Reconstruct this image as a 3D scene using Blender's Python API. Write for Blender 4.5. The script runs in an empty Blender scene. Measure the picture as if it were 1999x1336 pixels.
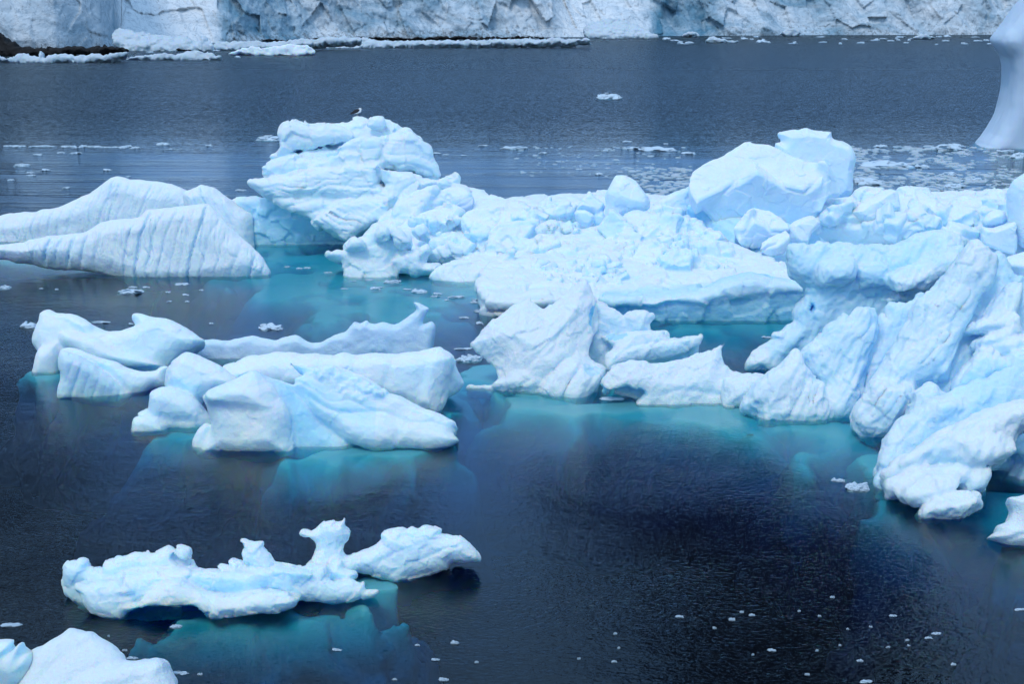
import bpy, math, random, time
import numpy as np
f32 = np.float32
rng = np.random.default_rng(7)
random.seed(7)
SC = bpy.context.scene
COL = SC.collection
T00 = time.time()

# ------------------------------------------------------------------ camera
FPX, CX, CY, HCAM = 2776.4, 999.5, 668.0, 13.0
PITCH = math.atan(668.0 / 2776.4)
cp, sp = math.cos(PITCH), math.sin(PITCH)

def ray(px, py):
    a, b = (px - CX) / FPX, (CY - py) / FPX
    return np.array([a, cp + b * sp, -sp + b * cp])

def at_z(px, py, z=0.0):
    d = ray(px, py)
    t = (z - HCAM) / d[2]
    return np.array([0, 0, HCAM]) + t * d

def at_y(px, py, Y):
    d = ray(px, py)
    return np.array([0, 0, HCAM]) + d * (Y / d[1])

def row_y(py):
    return at_z(CX, py)[1]

# frames: traced outlines are kept in the coordinates of enlarged views
FR = {'R1': (0, 0, .35176), 'R2': (650, 0, .35176), 'R3': (1299, 0, .35176), 'R4': (0, 430, .35176),
      'R5': (600, 430, .35176), 'R6': (1299, 430, .35176), 'R7': (0, 866, .50025), 'R8': (999, 866, .50025),
      'A': (450, 200, .22511), 'B': (620, 320, .22511), 'C': (1000, 330, .22511), 'D': (1320, 240, .22511),
      'E': (1549, 340, .22511), 'F': (1549, 600, .22511), 'G': (1549, 800, .22511), 'H': (900, 530, .30015),
      'I': (40, 580, .22511), 'J': (460, 580, .22511), 'K': (100, 1000, .22511), 'L': (500, 980, .22511),
      'M': (0, 0, .22511), 'N': (1649, 250, .17509), 'O': (0, 1150, .22511), 'P': (0, 0, 1.0)}

def Z(*parts):
    """Z('A 10,20 30,40', 'B 5,6') -> list of pixel points"""
    out = []
    for s in parts:
        tk = s.split()
        x0, y0, k = FR[tk[0]]
        for q in tk[1:]:
            x, y = q.split(',')
            out.append((x0 + float(x) * k, y0 + float(y) * k))
    return out

# ------------------------------------------------------------------ noise
def _hash(ix, iy, iz, seed):
    h = (ix.astype(np.uint32) * np.uint32(374761393)) ^ (iy.astype(np.uint32) * np.uint32(668265263)) ^ \
        (iz.astype(np.uint32) * np.uint32(2147483647 - 58)) ^ np.uint32((seed * 1274126177 + 12345) & 0xffffffff)
    h = (h ^ (h >> np.uint32(13))) * np.uint32(1274126177)
    h = (h ^ (h >> np.uint32(16))) * np.uint32(2246822519)
    return h ^ (h >> np.uint32(15))

def _rnd(ix, iy, iz, seed):
    return (_hash(ix, iy, iz, seed) >> np.uint32(8)).astype(f32) * f32(1.0 / 16777216.0)

def vnoise(P, scale, seed=0):
    """smooth value noise in -1..1 at points P (N,3)"""
    q = (P / scale).astype(f32) + f32(1000.0)
    i = np.floor(q).astype(np.int64)
    t = q - i
    t = t * t * t * (t * (t * 6 - 15) + 10)
    r = 0
    for a in (0, 1):
        wx = t[:, 0] if a else 1 - t[:, 0]
        for b in (0, 1):
            wy = t[:, 1] if b else 1 - t[:, 1]
            for c in (0, 1):
                wz = t[:, 2] if c else 1 - t[:, 2]
                r = r + wx * wy * wz * _rnd(i[:, 0] + a, i[:, 1] + b, i[:, 2] + c, seed)
    return r * 2 - 1

def fbm(P, scale, octv=4, seed=0, gain=.5):
    s, a, tot = 0, 1.0, 0
    for o in range(octv):
        s = s + a * vnoise(P, scale / 2 ** o, seed + o * 17)
        tot += a
        a *= gain
    return s / tot

def ridged(P, scale, octv=3, seed=0):
    s, a, tot = 0, 1.0, 0
    for o in range(octv):
        s = s + a * (1 - np.abs(vnoise(P, scale / 2 ** o, seed + o * 31)) * 2)
        tot += a
        a *= .5
    return s / tot

def facets(P, scale, seed=0):
    """planar facets: every cell of a jittered lattice tilts its own way"""
    q = (P / scale).astype(f32) + f32(500.0)
    i = np.floor(q).astype(np.int64)
    best = np.full(len(P), 1e9, f32)
    val = np.zeros(len(P), f32)
    for a in (-1, 0, 1):
        for b in (-1, 0, 1):
            for c in (-1, 0, 1):
                jx, jy, jz = i[:, 0] + a, i[:, 1] + b, i[:, 2] + c
                dx = q[:, 0] - (jx + _rnd(jx, jy, jz, seed))
                dy = q[:, 1] - (jy + _rnd(jx, jy, jz, seed + 1))
                dz = q[:, 2] - (jz + _rnd(jx, jy, jz, seed + 2))
                d = dx * dx + dy * dy + dz * dz
                v = dx * (_rnd(jx, jy, jz, seed + 3) - .5) + dy * (_rnd(jx, jy, jz, seed + 4) - .5) + \
                    dz * (_rnd(jx, jy, jz, seed + 5) - .5) + .6 * (_rnd(jx, jy, jz, seed + 6) - .5)
                m = d < best
                best = np.where(m, d, best)
                val = np.where(m, v, val)
    return val * 2

def n1(x, seed):
    """1-D smooth noise 0..1"""
    i = np.floor(x).astype(np.int64)
    t = (x - i).astype(f32)
    t = t * t * (3 - 2 * t)
    z = np.zeros_like(i)
    return _rnd(i, z, z, seed) * (1 - t) + _rnd(i + 1, z, z, seed) * t

# ------------------------------------------------------------------ meshes
def mesh_from(name, V, Q, mat=None, smooth=True, attr=None):
    me = bpy.data.meshes.new(name)
    Q = np.asarray(Q, np.int32)
    n = Q.shape[1]
    me.vertices.add(len(V))
    me.vertices.foreach_set('co', np.asarray(V, f32).ravel())
    me.loops.add(Q.size)
    me.loops.foreach_set('vertex_index', Q.ravel())
    me.polygons.add(len(Q))
    me.polygons.foreach_set('loop_start', np.arange(0, Q.size, n, dtype=np.int32))
    me.polygons.foreach_set('use_smooth', np.full(len(Q), smooth, bool))
    me.update(calc_edges=True)
    if attr is not None:
        for k, v in attr.items():
            a = me.attributes.new(k, 'FLOAT', 'POINT')
            a.data.foreach_set('value', np.asarray(v, f32))
    if mat:
        me.materials.append(mat)
    return me

def link(name, me, parent=None):
    o = bpy.data.objects.new(name, me)
    COL.objects.link(o)
    if parent is not None:
        o.parent = parent
    return o

def tag(o, label, cat, group=None):
    o['label'] = label
    o['category'] = cat
    if group:
        o['group'] = group
    return o

def vnormals(V, Q):
    a = V[Q[:, 2]] - V[Q[:, 0]]
    b = V[Q[:, 3]] - V[Q[:, 1]]
    fn = np.cross(a, b)
    N = np.zeros_like(V)
    for c in range(4):
        for ax in range(3):
            N[:, ax] += np.bincount(Q[:, c], fn[:, ax], len(V)).astype(V.dtype)
    return N / (np.linalg.norm(N, axis=1, keepdims=True) + 1e-9)

def surface_nets(F, org, h, tint):
    S = F < 0
    nx, ny, nz = F.shape
    cnt = np.zeros((nx - 1, ny - 1, nz - 1), np.uint8)
    for a in (0, 1):
        for b in (0, 1):
            for c in (0, 1):
                cnt += S[a:nx - 1 + a, b:ny - 1 + b, c:nz - 1 + c]
    act = (cnt > 0) & (cnt < 8)
    I, J, K = np.nonzero(act)
    idx = np.full(act.shape, -1, np.int32)
    idx[I, J, K] = np.arange(len(I), dtype=np.int32)
    C = {}
    for a in (0, 1):
        for b in (0, 1):
            for c in (0, 1):
                C[a, b, c] = F[I + a, J + b, K + c]
    acc = np.zeros((len(I), 3), f32)
    n = np.zeros(len(I), f32)
    for p in C:
        for ax in range(3):
            if p[ax] == 0:
                q = list(p); q[ax] = 1; q = tuple(q)
                fa, fb = C[p], C[q]
                m = (fa < 0) != (fb < 0)
                t = np.where(m, fa / np.where(m, fa - fb, 1), 0)
                for d in range(3):
                    acc[:, d] += m * (p[d] + (t if d == ax else 0))
                n += m
    V = np.stack([I, J, K], 1).astype(f32) + acc / n[:, None]
    tv = tint[I, J, K]
    V = V * f32(h) + np.asarray(org, f32)
    quads = []
    # edges along each axis
    for ax in range(3):
        sl0 = [slice(None)] * 3; sl1 = [slice(None)] * 3
        sl0[ax] = slice(0, -1); sl1[ax] = slice(1, None)
        A, B = S[tuple(sl0)], S[tuple(sl1)]
        E = A != B
        u, v = (ax + 1) % 3, (ax + 2) % 3
        inner = [slice(None)] * 3
        inner[u] = slice(1, -1); inner[v] = slice(1, -1)
        mask = np.zeros(E.shape, bool)
        mask[tuple(inner)] = E[tuple(inner)]
        e = np.array(np.nonzero(mask))
        flip = B[tuple(e)]
        def cell(du, dv):
            g = e.copy(); g[u] -= du; g[v] -= dv
            return idx[tuple(g)]
        q = np.stack([cell(1, 1), cell(0, 1), cell(0, 0), cell(1, 0)], 1)
        q[flip] = q[flip][:, ::-1]
        quads.append(q)
    Q = np.concatenate(quads)
    Q = Q[(Q >= 0).all(1)]
    return V, Q, tv

# ------------------------------------------------------------------ polygon raster distance
def catmull(pts, sub=4, ten=.4):
    P = np.asarray(pts, float)
    n = len(P)
    out = []
    for i in range(n):
        p0, p1, p2, p3 = P[i - 1], P[i], P[(i + 1) % n], P[(i + 2) % n]
        m1, m2 = (p2 - p0) * ten, (p3 - p1) * ten
        for s in range(sub):
            t = s / sub
            h00 = 2 * t ** 3 - 3 * t ** 2 + 1; h10 = t ** 3 - 2 * t ** 2 + t
            h01 = -2 * t ** 3 + 3 * t ** 2; h11 = t ** 3 - t ** 2
            out.append(h00 * p1 + h10 * m1 + h01 * p2 + h11 * m2)
    return np.array(out)

def poly_sdf(poly, lo, hi, res):
    """signed distance (negative inside) of polygon on a raster"""
    gx = np.linspace(lo[0], hi[0], res[0]).astype(f32)
    gy = np.linspace(lo[1], hi[1], res[1]).astype(f32)
    X, Y = np.meshgrid(gx, gy, indexing='ij')
    D = np.full(X.shape, 1e9, f32)
    ins = np.zeros(X.shape, bool)
    n = len(poly)
    for i in range(n):
        ax, ay = poly[i]; bx, by = poly[(i + 1) % n]
        ex, ey = bx - ax, by - ay
        L = ex * ex + ey * ey + 1e-12
        t = np.clip(((X - ax) * ex + (Y - ay) * ey) / L, 0, 1)
        dx, dy = X - ax - t * ex, Y - ay - t * ey
        np.minimum(D, dx * dx + dy * dy, out=D)
        if ay != by:
            c = ((ay > Y) != (by > Y)) & (X < (bx - ax) * (Y - ay) / (by - ay) + ax)
            ins ^= c
    D = np.sqrt(D)
    return np.where(ins, -D, D)

# ------------------------------------------------------------------ primitives
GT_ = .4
GT, GR, GK, GH, GSH, GRO = .8, .8, 1.0, .8, 1.45, .05
class Slab:
    def __init__(s, poly, at, T=.6, B=1.2, R=.6, lean=0., yaw=0., k=.15, tint=0., op='+', flutes=(), sub=4, ten=.35, push=0., rough=None, sh=None):
        s.sh = GSH if sh is None else sh
        rough = GRO if rough is None else rough
        cx = sum(p[0] for p in poly) / len(poly)
        if isinstance(at, (int, float)):
            A = at_z(cx, at)
        elif len(at) == 2:
            A = at_z(*at)
        else:
            A = at_y(*at)
        y, l = math.radians(yaw), math.radians(lean)
        h = np.array([math.sin(y), -math.cos(y), 0.])
        s.e1 = np.array([math.cos(y), math.sin(y), 0.])
        z = np.array([0, 0, 1.])
        s.n = h * math.cos(l) + z * math.sin(l)
        s.e2 = -h * math.sin(l) + z * math.cos(l)
        s.A = A + s.n * push
        C0 = np.array([0, 0, HCAM])
        uv = []
        for p in poly:
            d = ray(*p)
            t = np.dot(s.A - C0, s.n) / np.dot(d, s.n)
            w = C0 + d * t - s.A
            uv.append((np.dot(w, s.e1), np.dot(w, s.e2)))
        s.uv = catmull(uv, sub, ten) if sub > 1 else np.array(uv)
        s.T, s.B, s.R, s.k, s.tint, s.op, s.flutes, s.rough = T * GT, B, R * GR, k * GK, tint, op, flutes, rough
        lo, hi = s.uv.min(0) - .5, s.uv.max(0) + .5
        s.lo, s.hi = lo, hi
        pts = []
        for u in (lo[0], hi[0]):
            for v in (lo[1], hi[1]):
                for w in (T + .4, -B - .4):
                    pts.append(s.A + s.e1 * u + s.e2 * v + s.n * w)
        pts = np.array(pts)
        s.bb = pts.min(0), pts.max(0)

    def prep(s, h):
        res = np.clip(((s.hi - s.lo) / (h * .7)).astype(int) + 2, 8, 420)
        s.res = res
        s.D = poly_sdf(s.uv, s.lo, s.hi, res)
        if s.rough:
            X, Y = np.meshgrid(np.linspace(s.lo[0], s.hi[0], res[0]), np.linspace(s.lo[1], s.hi[1], res[1]), indexing='ij')
            Q = np.stack([X.ravel(), Y.ravel(), np.full(X.size, s.A[0] * 3.1 + s.A[1])], 1).astype(f32)
            s.D = s.D + s.rough * (1.6 * fbm(Q, .55, 3, 5)).reshape(X.shape).astype(f32)

    gadd = None
    def eval(s, P):
        s.gadd = None
        d = P - s.A.astype(f32)
        u = d @ s.e1.astype(f32); v = d @ s.e2.astype(f32); w = d @ s.n.astype(f32)
        fu = np.clip((u - s.lo[0]) / (s.hi[0] - s.lo[0]) * (s.res[0] - 1), 0, s.res[0] - 1.001)
        fv = np.clip((v - s.lo[1]) / (s.hi[1] - s.lo[1]) * (s.res[1] - 1), 0, s.res[1] - 1.001)
        iu, iv = fu.astype(np.int32), fv.astype(np.int32)
        tu, tv = (fu - iu).astype(f32), (fv - iv).astype(f32)
        D = s.D
        sd = (D[iu, iv] * (1 - tu) + D[iu + 1, iv] * tu) * (1 - tv) + (D[iu, iv + 1] * (1 - tu) + D[iu + 1, iv + 1] * tu) * tv
        R = s.R
        wn = np.where(w > 0, w / s.T, -w / s.B)
        sh = s.sh
        q = (np.power(np.maximum(sd + R, 0) / R, sh) + np.power(np.abs(wn), sh)) ** (1 / sh) - 1
        f = q * min(R, s.T, s.B)
        f = np.where(sd > 0, np.maximum(f, np.sqrt(sd * sd + np.maximum(np.where(w > 0, w - s.T, -w - s.B), 0) ** 2) * .5), f)
        if s.flutes:
            m = (np.abs(f) < 1.0) & (w > -.4 * s.B)
            if m.any():
                um, vm = u[m], v[m]
                add = 0
                for i, (ang, lam, amp, wob) in enumerate(s.flutes):
                    a = math.radians(ang)
                    c = -um * math.sin(a) + vm * math.cos(a)      # across the grooves
                    al = um * math.cos(a) + vm * math.sin(a)
                    ph = c / lam + wob * (n1(al / (lam * 2.5) + 50, i + 3) - .5) * 2 + 1.6 * n1(c / (lam * 2.1) + 80, i + 9)
                    am = .12 + 1.25 * n1(np.floor(ph + .5) * .73 + 31, i + 5) ** 1.6
                    gr = np.maximum(1 - np.abs(np.sin(math.pi * ph)) / .62, 0) ** 1.4
                    add = add + amp * am * (gr + .18 * (1 - np.abs(np.sin(math.pi * ph)))) * (.3 + 1.1 * n1(al / (lam * 4) + 20, i + 7))
                add = add * np.clip(-sd[m] / (.55 * max(s.R, .5)) - .1, 0, 1)
                f = f.copy()
                f[m] += add
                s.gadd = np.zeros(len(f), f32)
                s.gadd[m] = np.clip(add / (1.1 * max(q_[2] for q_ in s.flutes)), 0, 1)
        return f

class Blob:
    """rounded, rotated box or ellipsoid used for rubble and for hollows"""
    def __init__(s, c, r, rot=(0, 0, 0), rnd=.3, k=.08, tint=0., op='+'):
        s.c, s.r, s.rnd, s.k, s.tint, s.op, s.flutes = np.array(c, float), np.array(r, float), rnd, k, tint, op, ()
        a, b, g = rot
        ca, sa, cb, sb, cg, sg = math.cos(a), math.sin(a), math.cos(b), math.sin(b), math.cos(g), math.sin(g)
        Rx = np.array([[1, 0, 0], [0, ca, -sa], [0, sa, ca]])
        Ry = np.array([[cb, 0, sb], [0, 1, 0], [-sb, 0, cb]])
        Rz = np.array([[cg, -sg, 0], [sg, cg, 0], [0, 0, 1]])
        s.M = (Rz @ Ry @ Rx)
        m = float(np.linalg.norm(s.r)) + .3
        s.bb = s.c - m, s.c + m

    def prep(s, h):
        pass

    def eval(s, P):
        q = np.abs((P - s.c.astype(f32)) @ s.M.astype(f32))
        r = s.r.astype(f32)
        if s.rnd >= 1:
            kk = np.linalg.norm(q / r, axis=1)
            return (kk - 1) * float(r.min())
        rr = s.rnd * float(s.r.min())
        g = q - (r - rr)
        return np.linalg.norm(np.maximum(g, 0), axis=1) + np.minimum(g.max(1), 0) - rr

def coarse(shape, h, scale, seed):
    """smooth random field on a grid, cheap"""
    r = np.random.default_rng(seed)
    out = None
    dims = [int(n * h / scale) + 3 for n in shape]
    A = r.uniform(-1, 1, dims).astype(f32)
    for ax in range(3):
        x = np.arange(shape[ax]) * h / scale
        i = x.astype(int); t = (x - i).astype(f32); t = t * t * (3 - 2 * t)
        A = np.moveaxis(A, ax, 0)
        sh = [-1] + [1] * (A.ndim - 1)
        A = A[i] * (1 - t).reshape(sh) + A[i + 1] * t.reshape(sh)
        A = np.moveaxis(A, 0, ax)
    return A

class Cone:
    """the drowned flank of a berg: shallow near the middle and falling away outwards"""
    def __init__(s, c, rx, ry, top, th, ex=1.35, seed=0, inner=.4):
        s.inner = inner
        s.c, s.rx, s.ry, s.top, s.th, s.ex, s.k, s.tint, s.op, s.seed = np.array(c, float), rx, ry, top, th, ex, .3, 0., '+', seed
        m = s.m = min(.5 + ((4.2 - top) / th) ** (1 / ex), 2.4) * 1.3
        s.bb = np.array([c[0] - rx * m, c[1] - ry * m, -4.6]), np.array([c[0] + rx * m, c[1] + ry * m, .3])

    def prep(s, h):
        pass

    def eval(s, P):
        q = P - s.c.astype(f32)
        a = np.arctan2(q[:, 1] / s.ry, q[:, 0] / s.rx)
        r = np.sqrt((q[:, 0] / s.rx) ** 2 + (q[:, 1] / s.ry) ** 2)
        r = r * (1 + .16 * np.sin(a * 3 + s.seed) + .10 * np.sin(a * 7 + s.seed * 2.3))
        r = r + .16 * vnoise(np.stack([P[:, 0], P[:, 1], np.full(len(P), s.seed * 3.7, f32)], 1), .45 * min(s.rx, s.ry), 3) + .07 * vnoise(np.stack([P[:, 0], P[:, 1], np.full(len(P), s.seed * 1.7, f32)], 1), .16 * min(s.rx, s.ry), 4)
        z = -s.top - s.inner * np.minimum(r, .7) - s.th * np.maximum(r - .5, 0) ** s.ex
        return (P[:, 2] - z) * .6

STAT = []
def build(name, prims, mat, h=.08, warp=.10, wscale=1.3, disp=(), seed=1, zmin=-1.2, parent=None):
    """unite the primitives in a distance field and mesh it; disp: list of (kind, scale, amp)"""
    t0 = time.time()
    h = h * GH
    lo = np.min([p.bb[0] for p in prims if p.op == '+' and not isinstance(p, Rub)], 0) - 3 * h
    hi = np.max([p.bb[1] for p in prims if p.op == '+' and not isinstance(p, Rub)], 0) + 3 * h
    lo[2] = max(lo[2], zmin - 3 * h)
    shape = np.ceil((hi - lo) / h).astype(int) + 1
    F = np.full(shape, 1.0, f32)
    TI = np.zeros(shape, f32)
    W = [coarse(shape, h, wscale, seed * 10 + a) * f32(warp) + coarse(shape, h, wscale * .4, seed * 10 + a + 5) * f32(warp * .45) for a in range(3)]
    def expand(ps):
        for p in ps:
            if isinstance(p, Rub):
                yield from p.blobs(F, lo, h)
            else:
                yield p
    for p in expand(prims):
        p.prep(h)
        a = np.clip(np.floor((p.bb[0] - lo) / h).astype(int) - 1, 0, shape)
        b = np.clip(np.ceil((p.bb[1] - lo) / h).astype(int) + 2, 0, shape)
        if (b <= a).any():
            continue
        sl = tuple(slice(a[i], b[i]) for i in range(3))
        g = [np.arange(a[i], b[i]) * h + lo[i] for i in range(3)]
        X, Y, Zz = np.meshgrid(*[q.astype(f32) for q in g], indexing='ij')
        P = np.stack([(X + W[0][sl]).ravel(), (Y + W[1][sl]).ravel(), (Zz + W[2][sl]).ravel()], 1)
        f = p.eval(P).reshape(X.shape).astype(f32)
        cur = F[sl]
        k = p.k
        if p.op == '+':
            hh = np.clip(.5 + .5 * (cur - f) / k, 0, 1)
            F[sl] = cur * (1 - hh) + f * hh - k * hh * (1 - hh)
            k2 = max(k, .25)
            ht = np.clip(.5 + .5 * (cur - f) / k2, 0, 1)
            tn = p.tint
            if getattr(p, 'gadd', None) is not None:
                tn = np.minimum(p.tint + GT_ * p.gadd.reshape(X.shape), 1.)  # grooves tinted bluer: their shade put into the ice colour
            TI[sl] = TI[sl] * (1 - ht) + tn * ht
        else:
            hh = np.clip(.5 + .5 * (cur + f) / k, 0, 1)
            F[sl] = cur * hh * 1 + 0 if False else np.maximum(cur, -f) + k * np.square(np.maximum(k - np.abs(cur + f), 0) / k) * .25
            m = (-f > cur - .05)
            TI[sl] = np.where(m, p.tint, TI[sl])
    # close the bottom and the sides
    zg = (np.arange(shape[2]) * h + lo[2]).astype(f32)
    F = np.maximum(F, (zmin - zg)[None, None, :])
    F[0] = F[-1] = 1; F[:, 0] = 1; F[:, -1] = 1; F[:, :, 0] = 1; F[:, :, -1] = 1
    V, Q, tv = surface_nets(F, lo, h, TI)
    if len(disp):
        N = vnormals(V, Q)
        d = 0
        for kind, sc, amp in disp:
            sd = seed * 7 + int((sc if kind != 'aniso' else sc[0]) * 100)
            if kind == 'fbm': d = d + amp * fbm(V, sc, 3, sd)
            elif kind == 'ridge': d = d + amp * ridged(V, sc, 3, sd)
            elif kind == 'facet':
                Vw = V + .18 * sc * np.stack([vnoise(V, sc * .6, sd + 1), vnoise(V, sc * .6, sd + 2), vnoise(V, sc * .6, sd + 3)], 1)
                d = d + amp * facets(Vw, sc, sd)
            elif kind == 'pit':
                d = d - amp * np.maximum(vnoise(V, sc, sd), .15) ** 1
            elif kind == 'aniso':
                # grain drawn out along one direction of the ice
                sc, dv = sc
                dv = np.array(dv, f32); dv /= np.linalg.norm(dv)
                al = V @ dv
                Va = V - np.outer(al, dv) * f32(.86)
                d = d + amp * (.6 * fbm(Va, sc, 3, seed + 40) + .5 * ridged(Va, sc * .7, 2, seed + 44))
            elif kind == 'strata':
                Vs = V * np.array([.18, .18, 1], f32)
                d = d + amp * fbm(Vs, sc, 2, sd)
        V = V + N * np.asarray(d)[:, None]
    me = mesh_from(name, V, Q, mat, True, {'tint': tv})
    o = link(name, me, parent)
    STAT.append((name, tuple(shape), len(Q), round(time.time() - t0, 1)))
    return o

def block(top, crest, bot, Y, depth=2., lean_top=52., lean_face=-14., R=.10, tint_face=.25, tint_top=0., k=.06, flutes=(), T=.25, yaw=0.):
    """a broken block: a front face below the crest line and a sloping top above it.
    top: outline over the top left to right; crest: left to right; bot: outline along the bottom right to left."""
    cxm = sum(p[0] for p in crest) / len(crest); cym = sum(p[1] for p in crest) / len(crest)
    L = Slab(list(crest) + bot, (cxm, cym, Y), T=T, B=depth, R=R, lean=lean_face, k=k, tint=tint_face, sub=2, ten=.15, flutes=flutes, yaw=yaw)
    Cc = Slab(top + list(reversed(crest)), (cxm, cym, Y), T=.12, B=min(depth, 1.2), R=R, lean=lean_top, k=k, tint=tint_top, sub=2, ten=.2, yaw=yaw)
    return [L, Cc]

class Rub:
    """broken lumps resting half sunk on the ice inside the pixel region"""
    op = '+'
    def __init__(s, region, n, smin, smax, seed, k=.09, tint=(0, .25), flat=.75):
        s.a = (region, n, smin, smax, seed, k, tint, flat)

    def blobs(s, F, lo, h):
        region, n, smin, smax, seed, k, tint, flat = s.a
        r = np.random.default_rng(seed)
        P = np.array(region); a, b = P.min(0), P.max(0)
        C0 = np.array([0, 0, HCAM]); m = len(P)
        sh = np.array(F.shape)
        out = []; tries = 0
        while len(out) < n and tries < n * 20:
            tries += 1
            x, y = r.uniform(a, b)
            c = False
            for i in range(m):
                ax, ay = P[i]; bx, by = P[(i + 1) % m]
                if (ay > y) != (by > y) and x < (bx - ax) * (y - ay) / (by - ay) + ax:
                    c = not c
            if not c:
                continue
            d = ray(x, y)
            t0_, t1_ = (lo[1] + 1e-3) / d[1], (lo[1] + sh[1] * h) / d[1]
            t = np.arange(t0_, t1_, h * .9)
            W = C0 + t[:, None] * d
            I = np.floor((W - lo) / h + .5).astype(int)
            ok = ((I >= 0) & (I < sh)).all(1)
            I = np.clip(I, 0, sh - 1)
            f = np.where(ok, F[I[:, 0], I[:, 1], I[:, 2]], 1)
            hit = np.nonzero(f < 0)[0]
            if not len(hit):
                continue
            w = W[hit[0]]
            if w[2] < .25:
                continue
            z_ = smin + (smax - smin) * r.random() ** 2.0
            rr = z_ * r.uniform(.55, 1.15, 3); rr[2] *= flat
            out.append(Blob(w + np.array([0, 0, z_ * r.uniform(-.1, .3)]), rr, r.uniform(-1, 1, 3) * np.array([.7, .7, 3]), r.uniform(.12, .4), k, r.uniform(*tint)))
        return out
# ------------------------------------------------------------------ materials
def new_mat(name):
    m = bpy.data.materials.new(name)
    m.use_nodes = True
    nt = m.node_tree
    nt.nodes.clear()
    return m, nt, nt.nodes, nt.links

def nd(ns, t, **kw):
    n = ns.new(t)
    for k, v in kw.items():
        if k.startswith('i_'):
            n.inputs[k[2:].replace('_', ' ')].default_value = v
        else:
            setattr(n, k, v)
    return n

def ramp(ns, stops, interp='LINEAR'):
    r = ns.new('ShaderNodeValToRGB')
    r.color_ramp.interpolation = interp
    el = r.color_ramp.elements
    while len(el) < len(stops):
        el.new(.5)
    for e, (p, c) in zip(el, stops):
        e.position = p
        e.color = c if len(c) == 4 else (*c, 1)
    return r

def mathn(ns, ls, op, a, b=None, c=None):
    n = ns.new('ShaderNodeMath'); n.operation = op
    for i, v in enumerate((a, b, c)):
        if v is None: continue
        if hasattr(v, 'links'): ls.new(v, n.inputs[i])
        else: n.inputs[i].default_value = v
    return n.outputs[0]

def mixc(ns, ls, f, a, b, mode='MIX'):
    n = ns.new('ShaderNodeMix'); n.data_type = 'RGBA'; n.blend_type = mode
    for s, v in ((n.inputs[0], f), (n.inputs[6], a), (n.inputs[7], b)):
        if hasattr(v, 'links'): ls.new(v, s)
        else: s.default_value = v if not isinstance(v, tuple) or len(v) == 4 else (*v, 1)
    return n.outputs[2]

def ice_mat(name, snow=(.85, .935, .968), blue=(.20, .68, .98), crust=.5, grain=.014, gscale=5., sss=.6, patch=1., bias=0., dirt=0.):
    m, nt, ns, ls = new_mat(name)
    out = nd(ns, 'ShaderNodeOutputMaterial')
    p = nd(ns, 'ShaderNodeBsdfPrincipled')
    tc = nd(ns, 'ShaderNodeTexCoord')
    at = nd(ns, 'ShaderNodeAttribute', attribute_name='tint')
    geo = nd(ns, 'ShaderNodeNewGeometry')
    sep = nd(ns, 'ShaderNodeSeparateXYZ'); ls.new(geo.outputs['Normal'], sep.inputs[0])
    n1_ = nd(ns, 'ShaderNodeTexNoise', i_Scale=.55, i_Detail=5., i_Roughness=.55)
    n2_ = nd(ns, 'ShaderNodeTexNoise', i_Scale=gscale, i_Detail=6., i_Roughness=.62)
    n3_ = nd(ns, 'ShaderNodeTexNoise', i_Scale=gscale * 5, i_Detail=3., i_Roughness=.6)
    for n in (n1_, n2_, n3_): ls.new(tc.outputs['Object'], n.inputs['Vector'])
    # bluer by tint: bare ice pieces, and recess glow put into the colour; wind-packed snow lies on what faces up
    up = nd(ns, 'ShaderNodeMapRange', i_From_Min=-.2, i_From_Max=.8, i_To_Min=.30, i_To_Max=-.10 * crust - .02)
    ls.new(sep.outputs[2], up.inputs[0])
    pa = mathn(ns, ls, 'MULTIPLY', mathn(ns, ls, 'SUBTRACT', n1_.outputs[0], .5), patch)
    b = mathn(ns, ls, 'ADD', mathn(ns, ls, 'ADD', at.outputs['Fac'], up.outputs[0]), mathn(ns, ls, 'MULTIPLY_ADD', pa, .55, bias))
    b = mathn(ns, ls, 'MINIMUM', mathn(ns, ls, 'MAXIMUM', b, 0.), 1.)
    col = mixc(ns, ls, b, snow, blue)
    if dirt:
        rd = ramp(ns, [(.56, (0, 0, 0)), (.75, (1, 1, 1))]); ls.new(n2_.outputs[0], rd.inputs[0])
        col = mixc(ns, ls, mathn(ns, ls, 'MULTIPLY', rd.outputs[0], dirt), col, (.42, .44, .46))
    ls.new(col, p.inputs['Base Color'])
    p.inputs['Roughness'].default_value = .55
    p.inputs['Specular IOR Level'].default_value = .25
    p.inputs['IOR'].default_value = 1.31
    p.inputs['Subsurface Weight'].default_value = sss
    p.inputs['Subsurface Radius'].default_value = (.12, .4, 1.0)
    p.inputs['Subsurface Scale'].default_value = .55
    bm1 = nd(ns, 'ShaderNodeBump', i_Strength=.8, i_Distance=grain * 6)
    bm2 = nd(ns, 'ShaderNodeBump', i_Strength=.7, i_Distance=grain * 1.3)
    ls.new(n2_.outputs[0], bm1.inputs['Height']); ls.new(n3_.outputs[0], bm2.inputs['Height'])
    ls.new(bm1.outputs[0], bm2.inputs['Normal']); ls.new(bm2.outputs[0], p.inputs['Normal'])
    ls.new(p.outputs[0], out.inputs[0])
    return m

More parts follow.
